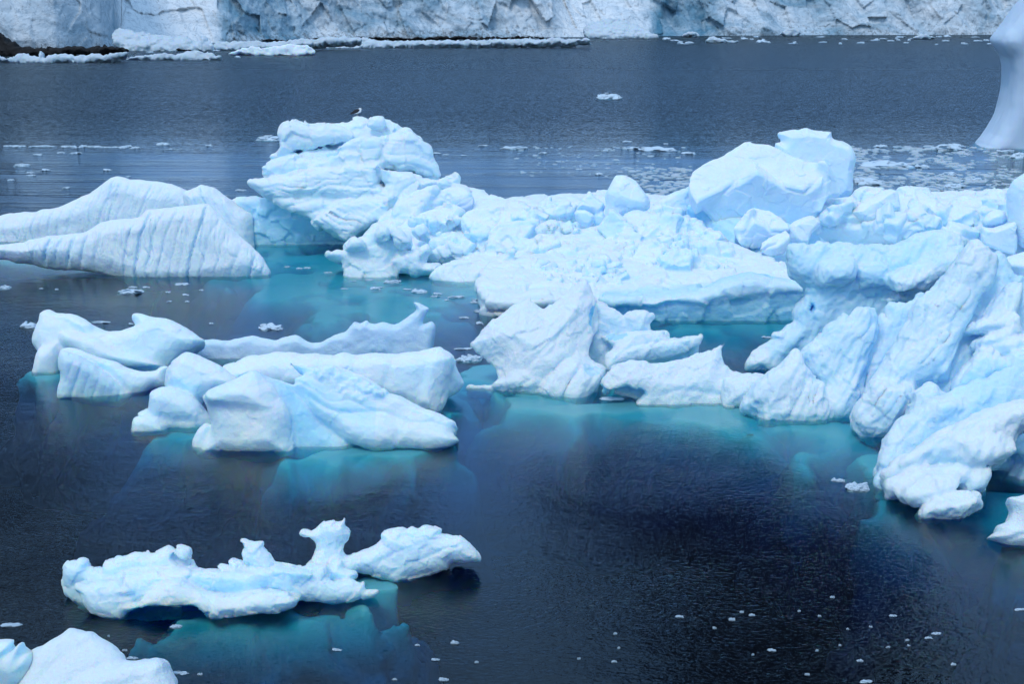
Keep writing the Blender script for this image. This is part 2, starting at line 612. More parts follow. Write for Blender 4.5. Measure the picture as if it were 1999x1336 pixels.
M_ICE = ice_mat('weathered ice')
M_SMOOTH = ice_mat('sea worn ice', crust=.6, grain=.011, gscale=4, patch=1.3, bias=.06, sss=.85)
M_FLUTE = ice_mat('fluted grey ice', snow=(.87, .94, .965), blue=(.10, .52, .78), grain=.014, gscale=7, patch=.7, bias=.04, sss=.6)
M_SNOWY = ice_mat('snow covered ice', grain=.022, gscale=4, patch=.8, bias=-.06)
M_BLUE = ice_mat('blue block ice', grain=.012, gscale=3, patch=1.0, bias=.0, sss=.6, blue=(.25, .62, .93))
M_CLEAR = ice_mat('washed clear ice', snow=(.78, .87, .92), blue=(.25, .6, .85), grain=.012, gscale=3, bias=.12, sss=.5)
M_TAB = ice_mat('polished grey ice', snow=(.62, .74, .86), blue=(.3, .5, .72), grain=.004, gscale=1, patch=.25, sss=.3)
M_DEBRIS = ice_mat('fallen glacier ice', snow=(.60, .69, .75), blue=(.20, .48, .66), grain=.03, gscale=2, patch=1.4, sss=.2, dirt=.3)
M_BIT = ice_mat('small drifting ice', snow=(.60, .73, .83), blue=(.32, .62, .82), grain=.01, gscale=3, patch=1.4, sss=0.)
M_SLUSH = ice_mat('brash slush', snow=(.50, .58, .64), blue=(.30, .48, .60), grain=.01, gscale=3, patch=1.6, sss=.2)
M_UNDER = ice_mat('submerged ice', snow=(.93, .96, .97), blue=(.86, .95, .97), grain=.01, gscale=1.5, sss=0.)

def water_mat():
    m, nt, ns, ls = new_mat('sea water')
    out = nd(ns, 'ShaderNodeOutputMaterial')
    geo = nd(ns, 'ShaderNodeNewGeometry')
    mp = nd(ns, 'ShaderNodeMapping'); mp.inputs['Scale'].default_value = (1, 1.5, 1); mp.inputs['Rotation'].default_value = (0, 0, .25)
    ls.new(geo.outputs['Position'], mp.inputs[0])
    sx = nd(ns, 'ShaderNodeSeparateXYZ'); ls.new(geo.outputs['Position'], sx.inputs[0])
    def noise(scale, det=2., rough=.5, dist=0.):
        n = nd(ns, 'ShaderNodeTexNoise', i_Scale=scale, i_Detail=det, i_Roughness=rough, i_Distortion=dist)
        ls.new(mp.outputs[0], n.inputs['Vector'])
        return n.outputs[0]
    rip, chop, swell, gust = noise(6.5, 2., .6, .4), noise(1.3, 2., .55, .5), noise(.3, 2.), noise(.09, 3., .55)
    # the open channel beyond the ice is windier than the lee
    far = nd(ns, 'ShaderNodeMapRange', i_From_Min=118., i_From_Max=168.); ls.new(sx.outputs[1], far.inputs[0])
    gr = nd(ns, 'ShaderNodeMapRange', i_From_Min=.36, i_From_Max=.66, i_To_Min=.5, i_To_Max=1.25); ls.new(gust, gr.inputs[0])
    amp_r = mathn(ns, ls, 'MULTIPLY', gr.outputs[0], .0135)
    mp2 = nd(ns, 'ShaderNodeMapping'); mp2.inputs['Scale'].default_value = (.035, .30, 1); mp2.inputs['Rotation'].default_value = (0, 0, .06)
    ls.new(geo.outputs['Position'], mp2.inputs[0])
    stn = nd(ns, 'ShaderNodeTexNoise', i_Scale=1., i_Detail=4., i_Roughness=.6); ls.new(mp2.outputs[0], stn.inputs['Vector'])
    str_ = nd(ns, 'ShaderNodeMapRange', i_From_Min=.47, i_From_Max=.62, i_To_Min=0., i_To_Max=.10); ls.new(stn.outputs[0], str_.inputs[0])
    lee = nd(ns, 'ShaderNodeMapRange', i_From_Min=72., i_From_Max=92.); ls.new(sx.outputs[1], lee.inputs[0])
    stm = mathn(ns, ls, 'MULTIPLY', str_.outputs[0], lee.outputs[0])
    h = mathn(ns, ls, 'MULTIPLY', rip, amp_r)
    h = mathn(ns, ls, 'MULTIPLY_ADD', chop, stm, h)
    h = mathn(ns, ls, 'MULTIPLY_ADD', chop, mathn(ns, ls, 'MULTIPLY_ADD', far.outputs[0], .7, .009), h)
    h = mathn(ns, ls, 'MULTIPLY_ADD', swell, mathn(ns, ls, 'MULTIPLY_ADD', far.outputs[0], .35, .022), h)
    bp = nd(ns, 'ShaderNodeBump', i_Strength=1., i_Distance=1.); ls.new(h, bp.inputs['Height'])
    gl = nd(ns, 'ShaderNodeBsdfGlossy', i_Roughness=.05); gl.inputs[0].default_value = (.84, .95, 1, 1); ls.new(bp.outputs[0], gl.inputs['Normal'])
    ls.new(mathn(ns, ls, 'MULTIPLY_ADD', far.outputs[0], .16, .05), gl.inputs['Roughness'])
    tr = nd(ns, 'ShaderNodeBsdfTransparent')
    df = nd(ns, 'ShaderNodeBsdfDiffuse'); df.inputs[0].default_value = (.001, .010, .034, 1)
    mx = nd(ns, 'ShaderNodeMixShader'); mx.inputs[0].default_value = .12
    ls.new(tr.outputs[0], mx.inputs[1]); ls.new(df.outputs[0], mx.inputs[2])
    fr = nd(ns, 'ShaderNodeFresnel', i_IOR=1.333); ls.new(bp.outputs[0], fr.inputs['Normal'])
    m2 = nd(ns, 'ShaderNodeMixShader')
    ls.new(fr.outputs[0], m2.inputs[0]); ls.new(mx.outputs[0], m2.inputs[1]); ls.new(gl.outputs[0], m2.inputs[2])
    va = nd(ns, 'ShaderNodeVolumeAbsorption', i_Density=3.2)
    va.inputs[0].default_value = (.0, .842, .904, 1)
    ls.new(m2.outputs[0], out.inputs[0]); ls.new(va.outputs[0], out.inputs[1])
    return m
M_WATER = water_mat()

def rock_mat(name, c0=(.003, .003, .004), c1=(.014, .0135, .014), snow=0.):
    m, nt, ns, ls = new_mat(name)
    out = nd(ns, 'ShaderNodeOutputMaterial')
    p = nd(ns, 'ShaderNodeBsdfPrincipled', i_Roughness=.85)
    tc = nd(ns, 'ShaderNodeTexCoord')
    n = nd(ns, 'ShaderNodeTexNoise', i_Scale=.9 if not snow else .05, i_Detail=8., i_Roughness=.65); ls.new(tc.outputs['Object'], n.inputs['Vector'])
    r = ramp(ns, [(.35, c0), (.65, c1)]); ls.new(n.outputs[0], r.inputs[0])
    col = r.outputs[0]
    if snow:
        n2 = nd(ns, 'ShaderNodeTexNoise', i_Scale=.02, i_Detail=7., i_Roughness=.6); ls.new(tc.outputs['Object'], n2.inputs['Vector'])
        at = nd(ns, 'ShaderNodeAttribute', attribute_name='tint')
        s = nd(ns, 'ShaderNodeMapRange', i_From_Min=.46, i_From_Max=.54)
        ls.new(mathn(ns, ls, 'MULTIPLY_ADD', n2.outputs[0], .5, mathn(ns, ls, 'SUBTRACT', at.outputs['Fac'], .25)), s.inputs[0])
        col = mixc(ns, ls, s.outputs[0], col, (.36, .63, 1.0))
    ls.new(col, p.inputs['Base Color'])
    b = nd(ns, 'ShaderNodeBump', i_Strength=.7, i_Distance=.3); ls.new(n.outputs[0], b.inputs['Height']); ls.new(b.outputs[0], p.inputs['Normal'])
    ls.new(p.outputs[0], out.inputs[0])
    return m
M_ROCK = rock_mat('wet shore rock')
M_MOUNT = rock_mat('mountain rock and snow', c0=(.008, .008, .009), c1=(.03, .028, .027), snow=1.)

def cliff_mat():
    m, nt, ns, ls = new_mat('glacier front ice')
    out = nd(ns, 'ShaderNodeOutputMaterial')
    p = nd(ns, 'ShaderNodeBsdfPrincipled', i_Roughness=.7)
    p.inputs['Specular IOR Level'].default_value = .2
    tc = nd(ns, 'ShaderNodeTexCoord')
    def noise(sc, det, ro, scale=(1, 1, 1), dist=0., rot=0.):
        mp = nd(ns, 'ShaderNodeMapping'); mp.inputs['Scale'].default_value = scale
        mp.inputs['Rotation'].default_value = (0, math.radians(rot), 0)
        ls.new(tc.outputs['Object'], mp.inputs[0])
        n = nd(ns, 'ShaderNodeTexNoise', i_Scale=sc, i_Detail=det, i_Roughness=ro, i_Distortion=dist); ls.new(mp.outputs[0], n.inputs['Vector'])
        return n.outputs[0]
    at = nd(ns, 'ShaderNodeAttribute', attribute_name='tint')
    dirt = nd(ns, 'ShaderNodeAttribute', attribute_name='dirt')
    a = noise(.05, 7, .62, (.8, 1, 1.4), 1.6, 20)
    s = mathn(ns, ls, 'ADD', at.outputs['Fac'], mathn(ns, ls, 'MULTIPLY', mathn(ns, ls, 'SUBTRACT', a, .5), 1.6))
    r = ramp(ns, [(.10, (.80, .85, .88)), (.40, (.60, .70, .77)), (.66, (.33, .48, .58)), (.95, (.09, .26, .38))]); ls.new(s, r.inputs[0])
    col = r.outputs[0]
    # thin dirty debris bands and open cracks of the ice itself
    bnd = noise(.45, 5, .6, (.12, .12, 1.0), 1.0, 12)
    rb = ramp(ns, [(.57, (0, 0, 0)), (.72, (1, 1, 1))]); ls.new(bnd, rb.inputs[0])
    col = mixc(ns, ls, mathn(ns, ls, 'MULTIPLY', rb.outputs[0], .3), col, (.33, .29, .26))
    cr = noise(.12, 6, .65, (.8, 1, 1.1), 1.8, 25)
    rc = ramp(ns, [(.47, (0, 0, 0)), (.497, (1, 1, 1)), (.503, (1, 1, 1)), (.53, (0, 0, 0))]); ls.new(cr, rc.inputs[0])
    col = mixc(ns, ls, mathn(ns, ls, 'MULTIPLY', rc.outputs[0], .35), col, (.10, .20, .28))
    sp = noise(.8, 4, .7)
    rs = ramp(ns, [(.6, (0, 0, 0)), (.7, (1, 1, 1))]); ls.new(mathn(ns, ls, 'MULTIPLY_ADD', dirt.outputs['Fac'], .22, sp), rs.inputs[0])
    col = mixc(ns, ls, mathn(ns, ls, 'MULTIPLY', rs.outputs[0], .5), col, (.07, .065, .06))
    ls.new(col, p.inputs['Base Color'])
    b = nd(ns, 'ShaderNodeBump', i_Strength=.8, i_Distance=.8); ls.new(noise(.5, 8, .65), b.inputs['Height']); ls.new(b.outputs[0], p.inputs['Normal'])
    ls.new(p.outputs[0], out.inputs[0])
    return m
M_CLIFF = cliff_mat()

def plain(name, c, rough=.6):
    m, nt, ns, ls = new_mat(name)
    out = nd(ns, 'ShaderNodeOutputMaterial')
    p = nd(ns, 'ShaderNodeBsdfPrincipled', i_Roughness=rough)
    tc = nd(ns, 'ShaderNodeTexCoord')
    n = nd(ns, 'ShaderNodeTexNoise', i_Scale=40., i_Detail=3.); ls.new(tc.outputs['Object'], n.inputs['Vector'])
    ls.new(mixc(ns, ls, mathn(ns, ls, 'MULTIPLY', n.outputs[0], .35), (*c, 1), tuple(v * .7 for v in c)), p.inputs['Base Color'])
    ls.new(p.outputs[0], out.inputs[0])
    return m

# ------------------------------------------------------------------ light and camera
def world():
    w = bpy.data.worlds.new('World'); SC.world = w; w.use_nodes = True
    nt = w.node_tree; ns, ls = nt.nodes, nt.links; ns.clear()
    out = nd(ns, 'ShaderNodeOutputWorld'); bg = nd(ns, 'ShaderNodeBackground')
    sky = nd(ns, 'ShaderNodeTexSky', sky_type='NISHITA', sun_disc=False)
    sky.sun_elevation = SUN_EL; sky.sun_rotation = SUN_ROT
    sky.altitude = 0; sky.air_density = 1.; sky.dust_density = 1.5; sky.ozone_density = 1.5
    # overcast: a broken layer of grey cloud over the clear sky
    tc = nd(ns, 'ShaderNodeTexCoord')
    n = nd(ns, 'ShaderNodeTexNoise', i_Scale=2.2, i_Detail=6., i_Roughness=.55); ls.new(tc.outputs['Generated'], n.inputs['Vector'])
    r = ramp(ns, [(.35, (3.4, 6.4, 10.8)), (.65, (5.2, 8.2, 12.0))]); ls.new(n.outputs[0], r.inputs[0])
    c = mixc(ns, ls, .72, sky.outputs[0], r.outputs[0])
    ls.new(c, bg.inputs[0]); bg.inputs[1].default_value = .1
    ls.new(bg.outputs[0], out.inputs[0])

SUN_EL, SUN_AZ = math.radians(52), math.radians(205)      # azimuth from +Y, clockwise: behind the camera, to the left
SUN_ROT = SUN_AZ
world()
sd = bpy.data.lights.new('Sun', 'SUN'); sd.energy = 1.0; sd.angle = math.radians(14); sd.color = (1, .94, .88)
so = bpy.data.objects.new('Sun', sd); COL.objects.link(so)
so.rotation_euler = (math.pi / 2 - SUN_EL, 0, -SUN_AZ + math.pi)
so.location = (-40, -60, 90)

cam = bpy.data.cameras.new('Camera'); co = bpy.data.objects.new('Camera', cam); COL.objects.link(co)
cam.sensor_width = 36; cam.lens = FPX * 36 / 1999; cam.clip_end = 6000; cam.clip_start = .5
co.location = (0, 0, HCAM); co.rotation_euler = (math.pi / 2 - PITCH, 0, 0)
SC.camera = co
SC.view_settings.view_transform = 'Standard'
SC.view_settings.look = 'None'
SC.view_settings.exposure = 0.09
SC.view_settings.gamma = 1
SC.render.engine = 'CYCLES'
SC.cycles.max_bounces = 18
SC.cycles.diffuse_bounces = 14
SC.cycles.glossy_bounces = 4
SC.cycles.transparent_max_bounces = 10
SC.cycles.volume_bounces = 0
SC.cycles.use_denoising = True
SC.cycles.use_adaptive_sampling = True
SC.cycles.adaptive_threshold = .02
SC.cycles.caustics_reflective = False
SC.cycles.caustics_refractive = False
# ------------------------------------------------------------------ icebergs
S = Slab
def recentre(o):
    me = o.data
    co = np.empty(len(me.vertices) * 3, f32); me.vertices.foreach_get('co', co)
    co = co.reshape(-1, 3)
    c = np.array([(co[:, 0].min() + co[:, 0].max()) / 2, (co[:, 1].min() + co[:, 1].max()) / 2, max(co[:, 2].min(), 0 if co[:, 2].min() < 0 else co[:, 2].min())], f32)
    me.vertices.foreach_set('co', (co - c).ravel()); me.update()
    o.location = tuple(float(v) for v in c)
    return o

def shelf(parent, spots, seed=1, name='submerged_shelf'):
    """the part of the berg under water: px centre, radii in metres (across, along the view), top depth, thickness"""
    prims = []
    for i, (px, py, rx, ry, top, th, *inn) in enumerate(spots):
        c = at_z(px, py)
        prims.append(Cone(c, rx * 1.15, ry * 1.15, top + .04, th * 2.1, 1.35, seed + i, *inn))
    L = max(max(p.rx, p.ry) for p in prims)
    o = build(name, prims, M_UNDER, .24 if L > 5 else .14, .5, 1.8, (('fbm', 2.0, .09), ('fbm', .6, .04)), seed, zmin=-4.3)
    V = np.empty(len(o.data.vertices) * 3, f32); o.data.vertices.foreach_get('co', V); V = V.reshape(-1, 3)
    V[:, 2] = np.where(V[:, 2] > -.10, -.10 - .006 * (seed % 14) + .02 * (V[:, 2] + .10), V[:, 2] - .006 * (seed % 14))
    V -= np.array(parent.location, f32)
    o.data.vertices.foreach_set('co', V.ravel()); o.data.update()
    o.parent = parent
    return o

def berg(label, prims, mat, h, shelves=(), name='iceberg', cat='iceberg', seed=1, warp=.09, wscale=1.2, disp=(('fbm', .5, .04),), group=None, zmin=-.9):
    o = recentre(build(name, prims, mat, h, warp, wscale, disp, seed, zmin))
    tag(o, label, cat, group)
    if shelves:
        shelf(o, shelves, seed + 50)
    return o

def style(sh, rough):
    global GSH, GRO
    GSH, GRO = sh, rough

# --- the long fluted berg on the left
V1 = ((86, .62, .30, .6), (88, .25, .07, .6))
P = [
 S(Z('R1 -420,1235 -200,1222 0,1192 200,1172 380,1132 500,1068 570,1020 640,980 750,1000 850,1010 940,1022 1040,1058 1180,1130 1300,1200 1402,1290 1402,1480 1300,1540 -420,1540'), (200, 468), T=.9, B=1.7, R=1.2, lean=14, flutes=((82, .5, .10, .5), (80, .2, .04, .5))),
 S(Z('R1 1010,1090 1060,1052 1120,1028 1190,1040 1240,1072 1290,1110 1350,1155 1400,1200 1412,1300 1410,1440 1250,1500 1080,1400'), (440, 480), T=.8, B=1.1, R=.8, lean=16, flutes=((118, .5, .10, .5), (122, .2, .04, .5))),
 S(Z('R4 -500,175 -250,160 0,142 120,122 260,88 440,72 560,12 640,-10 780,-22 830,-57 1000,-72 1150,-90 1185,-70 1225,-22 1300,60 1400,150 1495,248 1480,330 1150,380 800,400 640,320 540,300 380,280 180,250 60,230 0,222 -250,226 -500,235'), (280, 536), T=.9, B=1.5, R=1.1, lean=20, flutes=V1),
 S(Z('R4 -500,200 0,150 440,90 1100,60 1300,200 1250,400 300,400 -100,300 -500,300'), (280, 505), T=.5, B=1.5, R=1., lean=30, tint=.3),
]
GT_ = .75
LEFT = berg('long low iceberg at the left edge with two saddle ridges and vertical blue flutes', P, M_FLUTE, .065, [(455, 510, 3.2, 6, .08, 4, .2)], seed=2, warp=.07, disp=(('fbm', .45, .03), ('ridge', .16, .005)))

style(1.5, .07)
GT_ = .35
# --- the layered dome with its cave and the broken floe that runs to the right
ST = ((7, .42, .11, .6), (10, .17, .04, .5))
dome = [
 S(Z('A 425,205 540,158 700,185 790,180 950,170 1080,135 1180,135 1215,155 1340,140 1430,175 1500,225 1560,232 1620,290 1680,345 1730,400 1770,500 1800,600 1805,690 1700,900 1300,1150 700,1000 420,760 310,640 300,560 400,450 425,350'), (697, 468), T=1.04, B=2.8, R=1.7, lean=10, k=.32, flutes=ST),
 S(Z('A 520,190 545,148 565,150 590,175 615,165 635,135 655,165 660,220 560,240'), (580, 300, 78.6), T=0.24, B=.6, R=.25),
 S(Z('A 1205,200 1215,155 1230,130 1290,118 1340,140 1345,200 1280,230'), (740, 300, 78.4), T=0.40, B=.7, R=.3),
 S(Z('A 425,205 540,160 620,185 900,190 1050,250 1060,300 900,352 700,382 520,405 430,425 412,350'), (600, 280, 77.4), T=0.36, B=1.6, R=.5, lean=14, k=.32, flutes=((5, .5, .05, .5),)),
 S(Z('A 330,478 420,415 560,440 700,430 900,400 1000,360 1060,420 900,470 600,480 400,500'), (560, 300, 77.6), T=0.32, B=1.4, R=.4, lean=14, k=.32, tint=.35),
 S(Z('A 270,560 330,520 520,468 780,460 830,478 800,560 700,610 310,648 285,600'), (560, 320, 76.9), T=0.56, B=1.4, R=.45, lean=4, k=.32, tint=.22),
 S(Z('A 700,560 790,500 900,440 980,420 1140,425 1165,480 1150,550 900,580'), (660, 310, 76.4), T=0.40, B=1.2, R=.35, lean=6, k=.32, tint=.15),
 S(Z('A 900,400 1000,335 1100,310 1250,295 1320,330 1310,460 1250,530 1150,545 1130,430 980,425'), (720, 300, 76.6), T=0.48, B=1.2, R=.4, lean=15, k=.32, flutes=((12, .5, .06, .5),)),
 S(Z('A 1320,330 1380,290 1500,225 1560,232 1680,345 1730,400 1770,500 1800,640 1700,640 1480,600 1310,560'), (800, 330, 77.0), T=0.64, B=1.4, R=.6, lean=10, k=.32, yaw=18, flutes=((-22, .6, .16, .5),)),
 S(Z('A 1300,560 1450,600 1640,640 1800,690 1700,760 1600,900 1420,900 1340,860 1350,720'), (790, 380, 75.8), T=0.56, B=1.4, R=.5, lean=16, k=.32, yaw=14, flutes=((38, .6, .10, .5),)),
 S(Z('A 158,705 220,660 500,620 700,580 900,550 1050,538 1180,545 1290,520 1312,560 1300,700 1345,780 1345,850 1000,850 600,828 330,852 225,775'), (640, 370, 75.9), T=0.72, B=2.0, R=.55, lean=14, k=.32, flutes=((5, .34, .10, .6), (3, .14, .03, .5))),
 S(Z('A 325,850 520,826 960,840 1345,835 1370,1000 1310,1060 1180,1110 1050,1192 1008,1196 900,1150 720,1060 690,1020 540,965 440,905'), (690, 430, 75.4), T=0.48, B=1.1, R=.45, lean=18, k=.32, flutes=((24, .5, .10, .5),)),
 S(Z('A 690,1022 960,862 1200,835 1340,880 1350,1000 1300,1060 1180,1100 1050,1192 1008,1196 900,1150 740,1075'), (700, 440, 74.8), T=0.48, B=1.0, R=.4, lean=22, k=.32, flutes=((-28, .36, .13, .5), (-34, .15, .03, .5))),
 S(Z('A 205,985 300,860 480,800 1000,900 1150,1000 1150,1330 205,1330'), (560, 476), T=0.40, B=2.5, R=.6, lean=-4, k=.32, tint=.75),
 S(Z('A 20,850 200,800 310,830 325,900 230,980 200,1100 -40,1000 -60,880'), (470, 402, 77.5), T=0.48, B=.9, R=.45, lean=12, k=.32, tint=.1),
 S(Z('A 900,1000 1300,1000 1600,1100 1600,1450 1000,1450 1050,1200'), (760, 480), T=0.64, B=2, R=.8, lean=15, k=.32, tint=.3),
]
mid = [
 # the sloping foot of the dome down to the water
 S(Z('B 430,600 540,480 700,330 900,240 1030,185 1210,200 1400,235 1590,300 1780,340 1870,392 1999,392 2400,330 2500,700 1999,830 1400,900 1000,900 700,800 500,640'), (890, 520, 69.8), T=.35, B=1.6, R=.6, lean=72, flutes=((15, 1.2, .20, .6),)),
 S(Z('B 60,795 110,770 230,755 235,700 290,650 380,640 480,560 540,545 700,590 800,620 820,700 730,790 690,880 700,950 690,1100 215,1100 215,935 225,870 200,830 100,815'), (700, 537), T=.7, B=3.0, R=.7, lean=22, tint=.12),
 S(Z('B 240,755 235,700 290,650 380,640 420,690 400,740 300,765'), (690, 470, 67.6), T=.5, B=.8, R=.35, lean=10),
 S(Z('B 480,600 540,548 620,560 640,640 560,690 490,680'), (745, 460, 67.7), T=.45, B=.8, R=.35, lean=10),
 S(Z('B 640,560 760,590 800,680 740,740 660,690'), (780, 470, 67.8), T=.45, B=.8, R=.35, lean=20),
 S(Z('B 650,840 720,780 850,720 960,690 985,760 930,850 1040,875 1000,935 900,958 830,968 715,948 690,890'), (810, 500, 68.2), T=.7, B=1.4, R=.5, lean=10),
 S(Z('B 620,480 690,340 830,260 1030,188 1050,240 960,370 880,470 830,520 700,530'), (800, 390, 75.0), T=.5, B=1.0, R=.35, lean=38, yaw=-14),
 S(Z('B 1040,190 1045,150 1100,120 1090,100 1150,78 1195,95 1212,140 1200,200 1130,230'), (875, 380, 76.4), T=.4, B=.7, R=.3, lean=5),
 S(Z('B 1040,260 1200,205 1320,260 1345,300 1290,350 1200,372 1080,370 960,390'), (890, 400, 75.0), T=.4, B=1., R=.3, lean=40),
 S(Z('B 830,510 900,430 1100,372 1210,372 1285,420 1240,470 1150,560 980,580'), (860, 430, 72.6), T=.5, B=1., R=.35, lean=45),
 S(Z('B 1250,480 1330,430 1500,410 1700,420 1850,400 1960,500 1850,640 1740,715 1560,700 1430,668 1310,610 1255,560'), (970, 450, 71.8), T=.5, B=1.1, R=.3, lean=42, yaw=-10),
 S(Z('B 820,580 900,560 1000,660 970,690 830,640'), (820, 465, 70.6), T=.4, B=.8, R=.25, lean=30),
 S(Z('B 930,800 960,720 1000,660 1160,608 1300,660 1385,760 1280,810 1160,855 960,855'), (870, 490, 69.6), T=.5, B=1., R=.35, lean=30, tint=.1, flutes=((6, .5, .10, .4),)),
 S(Z('B 1435,690 1470,655 1560,700 1700,770 1705,825 1450,838'), (970, 505, 69.2), T=.4, B=.8, R=.2, lean=12),
 S(Z('B 1160,855 1280,800 1440,780 1450,850 1200,880'), (900, 510, 69.0), T=.3, B=.6, R=.25, lean=40),
 # floe edges over the turquoise water
 S(Z('B 985,970 1060,890 1300,850 1450,840 1999,830 2400,820 2400,950 1999,965 1500,1000 1385,1030 1395,1112 1160,1060 1010,1012'), (940, 548, 66.6), T=.3, B=.9, R=.35, lean=58, flutes=((72, .4, .07, .5),)),
 S(Z('B 1370,1010 1500,985 1999,955 2500,930 2500,1130 1999,1120 1800,1110 1580,1145 1470,1142 1395,1112'), (1010, 568, 64.0), T=.3, B=.9, R=.32, lean=62, flutes=((78, .4, .06, .5),)),
 S(Z('B 1540,1205 1580,1140 1999,1085 2500,1060 2500,1300 1999,1300 1700,1245'), (1040, 592, 61.6), T=.3, B=.9, R=.32, lean=62),
 # the snowfield of the floe and its undercut front
 S(Z('C -100,760 300,560 700,520 1000,390 1180,388 1400,400 1620,430', 'R6 60,-20 250,110 420,160 560,205 670,255 775,375 640,372 350,345', 'C 1700,1070 1400,1115 1000,1150 700,1150 -200,1150 -300,900'), (1330, 572, 59.6), T=.25, B=1.3, R=.4, lean=82, flutes=((4, 1.5, .16, .7),)),
 S(Z('C 700,580 850,480 1000,395 1180,390 1400,410 1600,480 1990,690 1900,760 1500,760 1100,740 800,700'), (1300, 470, 67.5), T=.5, B=1.2, R=1., lean=66),
 S(Z('C 770,1120 1100,1152 1400,1108 1700,1062', 'R6 330,350 500,332 640,365 770,375 795,400 770,470 735,560 600,600 0,600', 'C 1300,1400 900,1400'), (1380, 623), T=.35, B=1.3, R=.5, lean=-14, tint=.95),
 S(Z('C 770,1130 1100,1152 1400,1112 1700,1065', 'R6 330,350 500,332 640,365 770,375 790,395 600,420 420,440 200,460 0,455', 'C 1200,1200 900,1190'), (1380, 575, 57.7), T=.3, B=1.0, R=.3, lean=10),
 S(Z('P 860,430 1000,395 1200,380 1400,395 1700,400 1720,560 1560,540 1400,520 1300,560 1100,580 900,520'), (1300, 520, 68.0), T=.4, B=1.2, R=.8, lean=86),
 S(Z('P 1340,400 1500,430 1600,470 1640,560 1560,600 1480,520 1400,460'), (1450, 485, 66.6), T=.5, B=1.5, R=.5, lean=60, tint=.9),
]
mid += [Rub(Z('C 850,560 1100,430 1400,420 1650,480 1980,690 1900,860 1300,900 950,760'), 110, .10, .75, 11)]
mid += [Rub(Z('C 1250,560 1500,540 1700,620 1600,760 1400,860 1250,760'), 130, .07, .26, 15)]
mid += [Rub(Z('B 850,480 1250,480 1450,660 1999,720 1999,820 1150,830 900,700'), 50, .10, .5, 12)]
mid += [Rub(Z('C 200,330 560,330 560,560 300,560 0,500 60,330'), 90, .10, .5, 13)]
mid += [Rub(Z('C 100,850 800,780 1000,900 900,1000 300,980'), 60, .08, .36, 14)]
mid += [
 S(Z('C 240,345 340,325 430,275 500,280 555,320 540,400 400,440 280,420'), (1080, 410, 73.2), T=.4, B=.8, R=.3, lean=15),
 S(Z('C 1190,350 1280,270 1320,240 1460,180 1540,150 1600,290 1610,400 1400,420 1220,400'), (1320, 400, 71.0), T=.5, B=1.1, R=.35, lean=22),
 S(Z('C -100,480 100,450 250,440 180,560 60,690 -60,770 -250,700'), (1000, 470, 70.4), T=.4, B=1., R=.3, lean=35),
 S(Z('C 180,590 260,540 360,530 380,580 300,640 220,620'), (1060, 460, 70.2), T=.3, B=.6, R=.25, lean=25, tint=.3),
 S(Z('C 400,560 560,540 700,600 690,680 540,740 430,740 420,660'), (1120, 480, 69.0), T=.35, B=.8, R=.3, lean=25),
]
FLOE = berg('wide broken iceberg across the middle, layered dome and blue cave at its left end', dome + mid, M_ICE, .085,
            [(660, 540, 6.6, 11, .05, 4, .14), (820, 560, 5.2, 9, .06, 4, .16), (550, 500, 4.4, 7, .07, 4, .2), (1400, 610, 6.6, 6.5, .08, 4, .3)], seed=3, warp=.08, disp=(('fbm', .5, .05), ('facet', 1.0, .11), ('strata', .5, .06), ('fbm', .16, .022)))

style(1.4, .08)
# --- rubble ridge behind, on the right
P = [
 S(Z('E 100,330 260,230 490,190 700,200 900,150 1150,180 1240,240 1340,290 1460,230 1650,200 1850,200 2300,150 2300,800 1700,800 1200,600 700,520 300,460 100,450'), (1800, 470, 66.5), T=.4, B=1.8, R=.7, lean=62, flutes=((10, 1.2, .2, .6),)),
 S(Z('P 1560,430 1700,390 1900,380 2100,380 2100,640 1900,560 1700,560 1600,520'), (1800, 440, 75.0), T=.4, B=1.6, R=.8, lean=88),
 S(Z('E 490,200 540,130 630,95 730,135 780,130 740,260 600,330 480,320'), (1690, 400, 69.0), T=.6, B=1.2, R=.35, lean=12, yaw=-15),
 S(Z('E 870,130 980,105 1150,135 1240,230 1340,280 1300,340 1100,330 900,320'), (1790, 400, 69.4), T=.6, B=1.4, R=.5, lean=30),
 S(Z('E 1330,280 1460,200 1650,175 1780,140 1850,180 1860,300 1700,330 1400,340'), (1900, 400, 69.2), T=.6, B=1.4, R=.5, lean=30),
 S(Z('E 230,330 300,280 480,300 560,390 540,430 250,430'), (1640, 420, 67.5), T=.5, B=1., R=.3, lean=20),
 S(Z('E 700,400 760,340 960,310 1060,290 1120,330 1110,410 1300,500 1180,520 900,520 700,500'), (1770, 440, 66.6), T=.5, B=1.2, R=.4, lean=40),
 S(Z('E 1330,480 1430,440 1500,470 1480,540 1340,560'), (1860, 455, 65.2), T=.4, B=.8, R=.3, lean=20),
]
P += [Rub(Z('E 250,240 900,300 1250,340 1850,300 1850,560 1300,560 300,430'), 120, .12, .6, 21)]
RIDGE = berg('low ridge of ice rubble behind the tall fluted iceberg at right', P, M_ICE, .09, (), seed=4, cat='ice ridge', name='ice_ridge', disp=(('fbm', .5, .05), ('facet', .9, .09), ('fbm', .18, .015)))

style(1.45, .06)
